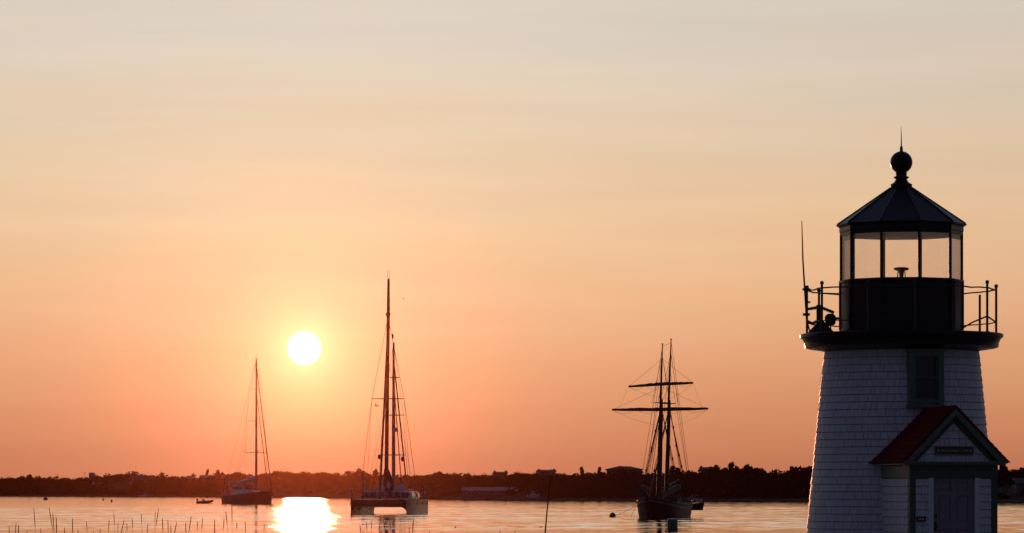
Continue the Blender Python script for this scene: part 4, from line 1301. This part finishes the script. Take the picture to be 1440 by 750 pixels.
# tower window
WZ0, WZ1 = 3.66, 4.85
ROT = R(16.5)
def wpart(mb, name, m, parent=LH, **k):
    return mb.build(name, m, parent, rz=ROT if parent is LH else 0, **k)
YF = -1.985
mb = MB(); W2 = .395
mb.bb((-W2, YF + .35, WZ0), (-W2 + .13, YF, WZ1)); mb.bb((W2 - .13, YF + .35, WZ0), (W2, YF, WZ1)); mb.bb((-W2 + .13, YF + .35, WZ1 - .10), (W2 - .13, YF + .002, WZ1)); mb.bb((-W2 + .13, YF + .3, WZ0 + .05), (W2 - .13, YF + .003, WZ0 + .12))
mb.bb((-W2 - .035, YF + .3, WZ0 - .06), (W2 + .035, YF - .05, WZ0 - .001)); mb.bb((-W2 - .02, YF + .3, WZ1 + .001), (W2 + .02, YF - .035, WZ1 + .045))
win = wpart(mb, 'window', M['green'])
mb = MB(); iw = W2 - .13
for (z0, z1, yy) in ((WZ0 + .12, (WZ0 + WZ1) / 2 + .03, YF + .055), ((WZ0 + WZ1) / 2 - .01, WZ1 - .10, YF + .03)):
    mb.bb((-iw, yy + .035, z0), (-iw + .05, yy, z1)); mb.bb((iw - .05, yy + .03, z0), (iw, yy, z1)); mb.bb((-iw + .05, yy + .03, z0), (iw - .05, yy + .001, z0 + .045)); mb.bb((-iw + .05, yy + .03, z1 - .045), (iw - .05, yy + .001, z1))
mb.build('sash', M['sash'], win)
mb = MB(); mb.bb((-iw, YF + .10, WZ0 + .1), (iw, YF + .095, WZ1 - .1)); mb.build('pane', M['dkglass'], win)

# porch
YP = -3.95; PW = .97
ZE, ZA = 2.385, 3.605
pw = MB(); tint = []
def shingle_wall(x0, x1, z0, z1, y, flip=None, tri=None):
    """flat wall of shingle courses in the plane y, or along x = flip"""
    z = z0
    while z < z1 - .01:
        zt = min(z + EXPO, z1); a = x0
        while a < x1 - .005:
            b = min(a + rs_.uniform(.09, .27), x1)
            if x1 - b < .04: b = x1
            dz = rs_.uniform(-.003, .003) if z > z0 else 0; p = rs_.uniform(0, .004)
            if tri:
                lim = tri(zt)
                if abs(b) > tri(z) + .01 and abs(a) > tri(z) + .01 and a * b > 0:
                    a = b; continue
            pts = [(a + .003, -.021 - p, z + dz), (b - .003, -.021 - p, z + dz), (b - .003, -.005, zt - .013), (a + .003, -.005, zt - .013), (a + .003, 0.01, z + dz), (b - .003, 0.01, z + dz), (b - .003, -.003, zt), (a + .003, -.003, zt)]
            if tri:
                pts = [(max(-tri(q[2]), min(tri(q[2]), q[0])), q[1], q[2]) for q in pts]
            if flip is None:
                P = [(q[0], y + q[1], q[2]) for q in pts]
            else:
                s_ = 1 if flip > 0 else -1
                P = [(flip - s_ * q[1], q[0], q[2]) for q in pts]
            pw.add(P, [(0, 1, 2, 3), (3, 2, 6, 7), (4, 5, 1, 0)])
            tint.extend([rs_.uniform(.92, 1.0), .30, .22])  # lap strip and underside tinted dark, shadow lines painted in
            a = b
        z += EXPO
pw.bb((-PW + .02, YP + .02, .1), (-.56, -1.6, ZE)); tint += [.3] * 6  # backing tinted dark for the shade behind shingle gaps
pw.bb((.58, YP + .02, .1), (PW - .02, -1.6, ZE)); tint += [.3] * 6
pw.bb((-.56, YP + .12, 2.04), (.58, -1.6, ZE)); tint += [.9] * 6
shingle_wall(-PW + .12, -.555, .2, 2.04, YP + .02)
shingle_wall(.585, PW - .12, .2, 2.04, YP + .02)
shingle_wall(YP + .14, -1.5, .2, 2.04, 0, flip=-PW)
shingle_wall(YP + .14, -1.5, .2, 2.04, 0, flip=PW)
pw.prism([(-1.0, ZE), (1.0, ZE), (0, ZE + 1.02)], YP + .03, -1.5); tint += [.3] * 5
shingle_wall(-.95, .95, ZE + .01, ZE + .98, YP + .02, tri=lambda z_: max(0.0, (ZE + .99 - z_) * .985))
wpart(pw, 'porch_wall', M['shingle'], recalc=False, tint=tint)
mb = MB()
for s_ in (-1, 1):
    x0 = s_ * (PW + .012)
    mb = MB(); mb.bb((x0, YP - .012, .1), (x0 - s_ * .125, YP + .03, 2.045)); mb.bb((x0 + s_ * .002, YP - .010, .1), (x0 - s_ * .03, YP + .13, 2.043)); wpart(mb, 'corner_board', M['green_dark'])
mb = MB(); mb.bb((-PW - .02, YP - .02, 2.045), (PW + .02, YP + .10, 2.315)); wpart(mb, 'front_frieze', M['green_dark'])
for s_ in (-1, 1):
    mb = MB(); mb.bb((s_ * (PW + .018), YP + .101, 2.047), (s_ * (PW - .05), -1.4, 2.313)); wpart(mb, 'side_frieze', M['green'])
YR = YP - .15
mb = MB(); mb.bb((-1.14, YR + .03, 2.316), (1.14, YP + .05, 2.352)); mb.bb((-1.17, YR - .005, 2.353), (1.17, YP + .05, 2.395)); mb.bb((-1.16, YP + .06, 2.33), (-PW + .05, -1.45, 2.398)); mb.bb((PW - .05, YP + .06, 2.33), (1.16, -1.45, 2.398))
wpart(mb, 'cornice', M['green'])
# roof: two slabs with shingle courses
SL = math.atan2(ZA - ZE, 1.20); LS = math.hypot(1.20, ZA - ZE)
rm = MB(); tint = []
for s_ in (-1, 1):
    def P(u, n, y):        # u down the slope from the ridge, n off the surface
        return (s_ * (u * math.cos(SL) + n * math.sin(SL)), y, ZA - u * math.sin(SL) + n * math.cos(SL))
    y0, y1 = YR, -1.25
    sl = [P(0, -.05, y0), P(LS, -.05, y0), P(LS, 0, y0), P(0, 0, y0), P(0, -.05, y1), P(LS, -.05, y1), P(LS, 0, y1), P(0, 0, y1)]
    rm.add(sl, [(0, 1, 2, 3), (4, 7, 6, 5), (0, 4, 5, 1), (1, 5, 6, 2), (2, 6, 7, 3)]); tint += [.8] * 5
    nrow = 13
    for r_ in range(nrow):
        ub = LS + .02 - (LS / nrow) * r_; ut = ub - LS / nrow - .02
        y = y0 - .015
        while y < y1:
            b = min(y + rs_.uniform(.15, .3), y1); p = rs_.uniform(0, .004)
            q = [P(ub, .016 + p, y + .002), P(ub, .016 + p, b - .002), P(max(ut, 0), .004, b - .002), P(max(ut, 0), .004, y + .002), P(ub, .0, y + .002), P(ub, .0, b - .002)]
            rm.add(q, [(0, 1, 2, 3), (4, 5, 1, 0), (0, 3, 4)]); tint += [rs_.uniform(.75, 1.1)] * 3
            y = b
wpart(rm, 'porch_roof', M['red'], recalc=False, tint=tint)
def rake(y0, y1, top, wd, zoff=0.0, half=1.20):
    """inverted V board; top = perpendicular offset of the upper edge below the roof plane"""
    c_, s2 = math.cos(SL), math.sin(SL)
    def pt(u, n): return (u * c_ + n * s2, ZA - u * s2 + n * c_)
    mb = MB()
    for s_ in (-1, 1):
        apex_t = (0, ZA + (-top) / c_); apex_b = (0, ZA + (-top - wd) / c_)
        e0 = pt(LS, -top); e1 = pt(LS, -top - wd)
        # cut level at the eave
        zc = ZE + zoff
        def cut(n_off):
            u = (ZA + n_off * c_ - zc) / s2; return (u * c_ + n_off * s2, zc)
        a, b = cut(-top), cut(-top - wd)
        poly = [(s_ * apex_t[0], apex_t[1]), (s_ * a[0], a[1]), (s_ * b[0], b[1]), (0, apex_b[1])]
        mb.prism(poly, y0, y1)
    return mb
wpart(rake(YR - .01, YR + .03, .052, .105, .012), 'rake_board', M['green'])
wpart(rake(YR + .031, YP - .001, .052, .03, .014), 'rake_soffit', M['green_dark'])  # darker green puts the overhang's shade into the colour
wpart(rake(YP - .012, YP + .01, .083, .18, .016), 'gable_trim', M['green_dark'])  # darker green paints in the shade of the recessed gable edge
# door, casing, sign, plate
for a, b in ((-.56, -.45), (.478, .588)):
    mb = MB(); mb.bb((a, YP - .012, .1), (b, YP + .1, 2.043)); wpart(mb, 'door_casing', M['white'])
mb = MB(); yd = YP + .07
mb.bb((-.449, yd + .01, .1), (.477, yd + .05, 2.04))
wd_ = .926; xL = -.449
stiles = [(0, .13), (.40, .53), (.796, .926)]
for a, b in stiles: mb.bb((xL + a, yd - .012, .1), (xL + b, yd + .009, 2.04))
rails = [(.1, .32), (.93, 1.08), (1.66, 1.76), (1.95, 2.04)]
for a, b in rails:
    for c0, c1 in ((.13, .40), (.53, .796)):
        mb.bb((xL + c0, yd - .011, a), (xL + c1, yd + .009, b))
dr = wpart(mb, 'door', M['door'])
for c0, c1 in ((.16, .37), (.56, .766)):
    for a, b in ((.35, .90), (1.11, 1.63), (1.79, 1.92)):
        mb = MB(); mb.bb((xL + c0, yd - .006, a), (xL + c1, yd + .0095, b)); mb.build('door_panel', M['door'], dr)
mb = MB(); mb.ball((xL + .065, yd - .06, 1.0), .032, 12); mb.tube([(xL + .065, yd - .06, 1.0), (xL + .065, yd - .01, 1.0)], .014, 8); mb.box((xL + .065, yd - .02, 1.0), (.05, .012, .2)); mb.box((xL + .065, yd - .022, 1.22), (.06, .02, .08)); mb.build('handle', M['iron'], dr)
mb = MB(); mb.bb((-.60, YP - .35, .0), (.63, YP + .1, .1)); wpart(mb, 'door_step', M['stone'])
# sign board with lettering
SX, SZ, SWD, SHT = .01, 2.63, .87, .185
mb = MB(); n = .03
prof = [(-SWD / 2 + n, -SHT / 2), (SWD / 2 - n, -SHT / 2), (SWD / 2 - n * .6, -SHT / 2 + n * .6), (SWD / 2, -SHT / 2 + n), (SWD / 2, SHT / 2 - n), (SWD / 2 - n * .6, SHT / 2 - n * .6), (SWD / 2 - n, SHT / 2), (-SWD / 2 + n, SHT / 2), (-SWD / 2 + n * .6, SHT / 2 - n * .6), (-SWD / 2, SHT / 2 - n), (-SWD / 2, -SHT / 2 + n), (-SWD / 2 + n * .6, -SHT / 2 + n * .6)]
YSG = YP - .04
mb.prism([(SX + a, SZ + b) for a, b in prof], YSG, YSG + .03)
sg = wpart(mb, 'sign_board', M['board'])
mb = MB(); kk = .90
for i in range(len(prof)):
    a = prof[i]; b = prof[(i + 1) % len(prof)]
    mb.tube([(SX + a[0] * .965, YSG - .002, SZ + a[1] * kk), (SX + b[0] * .965, YSG - .002, SZ + b[1] * kk)], .0035, 5)
mb.build('sign_border', M['gold'], sg)
def star(cx, cz_, r_):
    mb = MB(); pl = []
    for i in range(10):
        rr_ = r_ if i % 2 == 0 else r_ * .42; a = PI / 2 + i * PI / 5; pl.append((cx + rr_ * math.cos(a), cz_ + rr_ * math.sin(a)))
    mb.prism(pl, YSG - .008, YSG - .001); return mb
for s_ in (-1, 1):
    star(SX + s_ * .36, SZ, .040).build('star', M['gold'], sg)
cu = bpy.data.curves.new('lettering', 'FONT'); cu.body = 'Established 1746'; cu.size = .092; cu.extrude = .003; cu.align_x = 'CENTER'; cu.align_y = 'CENTER'
tmp = bpy.data.objects.new('lettering_source', cu); C.objects.link(tmp)
dg = bpy.context.evaluated_depsgraph_get(); dg.update()
me = bpy.data.meshes.new_from_object(tmp.evaluated_get(dg))
bpy.data.objects.remove(tmp); bpy.data.curves.remove(cu)
me.name = 'lettering'; me.materials.clear(); me.materials.append(M['gold'])
xsv = [v.co.x for v in me.vertices]; wt = max(xsv) - min(xsv)
for v in me.vertices:
    x_, y_, z_ = v.co; v.co = (x_ * .60 / wt + SX, YSG - .005 - z_, SZ + y_)
lo = bpy.data.objects.new('lettering', me); C.objects.link(lo); lo.parent = sg
# small plate left of the door
mb = MB(); mb.bb((-.83, YP - .02, 1.09), (-.63, YP + .0, 1.215)); pl_ = wpart(mb, 'name_plate', M['brown'])
mb = MB()
for a, b, c_, d in ((-.82, 1.10, -.64, 1.104), (-.82, 1.201, -.64, 1.205)):
    mb.bb((a, YP - .023, b), (c_, YP - .021, d))
for i in range(4):
    mb.bb((-.795 + i * .035, YP - .023, 1.13), (-.775 + i * .035, YP - .021, 1.175))
mb.build('plate_relief', M['gold'], pl_)

# ------------------------------------------------------------------ foreground: thin pole and beach grass
DP = 58.0
gz = ground_h(X(765, DP), DP)
p0 = Vector((X(765.5, DP), DP, gz - .1))
def pp(px, py): return Vector((X(px, DP), DP, Z(py, DP))) - p0
t = thing('thin_pole', 'tall thin bent dark pole with a pale tip standing near the middle', 'pole', p0)
mb = MB(); mb.tube([(0, 0, 0), pp(766.6, 750), pp(769.2, 720), pp(771.2, 700), pp(773, 680), pp(774.6, 668)], [.013, .012, .0105, .009, .008, .006], 7); mb.build('shaft', M['iron'], t)
mb = MB(); mb.tube([pp(774.6, 668), pp(775.2, 659.5)], [.0085, .006], 7); mb.build('tip', M['boatwhite'], t)

STALK_GROUP = 'tall seed-head stems of beach grass along the bottom edge'
def stalk(px, ytop, D, lean=0.0, head=.13, thick=1.0, label=None, headw=1.0):
    x0 = X(px, D); zt = Z(ytop, D); xb = x0 - lean * .5
    zb = ground_h(xb, D) - .03
    H = zt - zb
    t = thing('grass_stalk', label or 'thin dry grass stem with a seed head rising from the dune at the lower left', 'grass', (xb, D, zb), 0, STALK_GROUP)
    def q(u): return Vector((lean * .5 * u ** 2.2, .02 * math.sin(u * 3), H * u))
    mb = MB(); mb.tube([q(i / 8) for i in range(9)], [.0015 * thick * (1 - .5 * i / 8) for i in range(9)], 5); mb.build('stem', M['grass'], t)
    u0 = 1 - head / H * 1.0
    mb = MB(); seg = 7; rr_ = random.Random(int(px * 7))
    mb.tube([q(u0 + (1.0 - u0) * i / seg) for i in range(seg + 1)], [.002 + .0052 * headw * thick * .28 * math.sin(PI * (i + .6) / (seg + 1.4)) * rr_.uniform(.75, 1.2) for i in range(seg + 1)], 6)
    mb.build('seed_head', M['grass'], t)
    return t
S1 = [(22.5, 736, .02, .10), (26, 738, 0, .16), (38, 746, 0, .08), (47.5, 714.8, -.05, .17), (69, 714.4, -.09, .20), (74.2, 722, -.03, .14), (79, 728, 0, .16), (102, 729, 0, .17), (121.3, 733, -.02, .1),
      (131, 747, 0, .06), (141, 744, .04, .1), (153.5, 731.5, .03, .1), (160, 721, 0, .12), (166, 735, -.01, .09), (174.5, 731, .10, .14), (178, 736, -.03, .07), (185.8, 728.5, .01, .09), (198.7, 722.5, 0, .1),
      (208, 737, .04, .1), (218.2, 719, 0, .12), (223.2, 715, .05, .15), (228.3, 729, -.01, .1), (236, 731, 0, .12), (240, 738, 0, .1), (248.5, 734.5, .05, .12), (261, 735, 0, .1), (269, 726.5, .06, .13), (278, 733, .04, .1),
      (284.7, 728.5, 0, .11), (301.8, 731, 0, .1), (315, 729, 0, .1), (317.5, 719.5, -.05, .1), (326, 709.5, -.02, .2), (333, 735, .03, .05), (344.5, 733, .01, .12), (372, 735, 0, .1), (383, 741, -.04, .1),
      (302, 745, 0, .1), (13, 741, .03, .08), (57, 743, -.03, .08), (91, 742, .02, .1), (110, 745, .03, .06), (420, 744, .05, .05), (515, 733.5, 0, .07), (522.5, 733, 0, .07), (538.5, 731, -.06, .09), (548.2, 730, 0, .14),
      (581.2, 728.3, .01, .09), (575, 742, -.04, .1), (580, 736, -.01, .1), (604, 747, -.03, .05), (622, 747.5, .03, .05), (703, 745.5, -.05, .08), (724.5, 746, .05, .07), (506, 738, -.03, .06), (533.5, 738, .0, .06)]
SPECIAL = {326: 'tallest grass stem, standing below the sailing yacht', 69: 'tall grass stem leaning left with a long seed head, below the far left buoy',
           47.5: 'leftmost tall grass stem with a slim leaning seed head', 26: 'thick short grass stem at the far lower left corner', 548.2: 'straight grass stem below the catamaran mast',
           581.2: 'grass stem with a short seed head below the right hull of the catamaran', 223.2: 'grass stem leaning right below and left of the dinghy', 703: 'bent grass tip at the bottom edge well left of the thin pole',
           724.5: 'bent grass tip at the bottom edge closest to the thin pole', 269: 'grass stem leaning right below the dinghy'}
for i, (px, y0, ln, hd_) in enumerate(S1):
    rr_ = random.Random(i * 13 + 1)
    lab = SPECIAL.get(px)
    if not lab and px > 400: lab = 'thin dry grass stem rising at the bottom edge below the catamaran and the sun glitter'
    D_ = rr_.uniform(27, 38) if px < 400 else rr_.uniform(27, 34)
    stalk(px, y0, D_, ln * 1.8 + rr_.uniform(-.05, .05), hd_, 1.5 if px in (26, 326, 69, 102, 79, 248.5) else 1.1, lab)

# low grass on the dune: one mass of blades
nb = 16000
gx = rng.uniform(-26, 4, nb); gy = rng.uniform(20, 52, nb)
H_ = rng.uniform(.16, .40, nb)
V = np.zeros((nb, 4, 3))
for i in range(nb):
    z0 = ground_h(gx[i], gy[i]) - .02
    h_ = H_[i]
    # keep the low tufts under the line of sight except for a few tips
    lim = 3 - .0121 * gy[i] - .015
    if z0 + h_ > lim: h_ = max(.05, lim - z0)
    a = rng.uniform(0, 2 * PI); wv = .004; l = rng.uniform(.02, .16)
    V[i, 0] = (gx[i] - wv * math.cos(a), gy[i] - wv * math.sin(a), z0); V[i, 1] = (gx[i] + wv * math.cos(a), gy[i] + wv * math.sin(a), z0)
    V[i, 2] = (gx[i] + l * math.cos(a) + .0012, gy[i] + l * math.sin(a), z0 + h_); V[i, 3] = (gx[i] + l * math.cos(a) - .0012, gy[i] + l * math.sin(a), z0 + h_)
g_ = quad_mesh('beach_grass', V.reshape(-1, 3), M['grass'])
tag(g_, 'low tufts of beach grass covering the dune along the bottom edge', 'grass', kind='stuff')
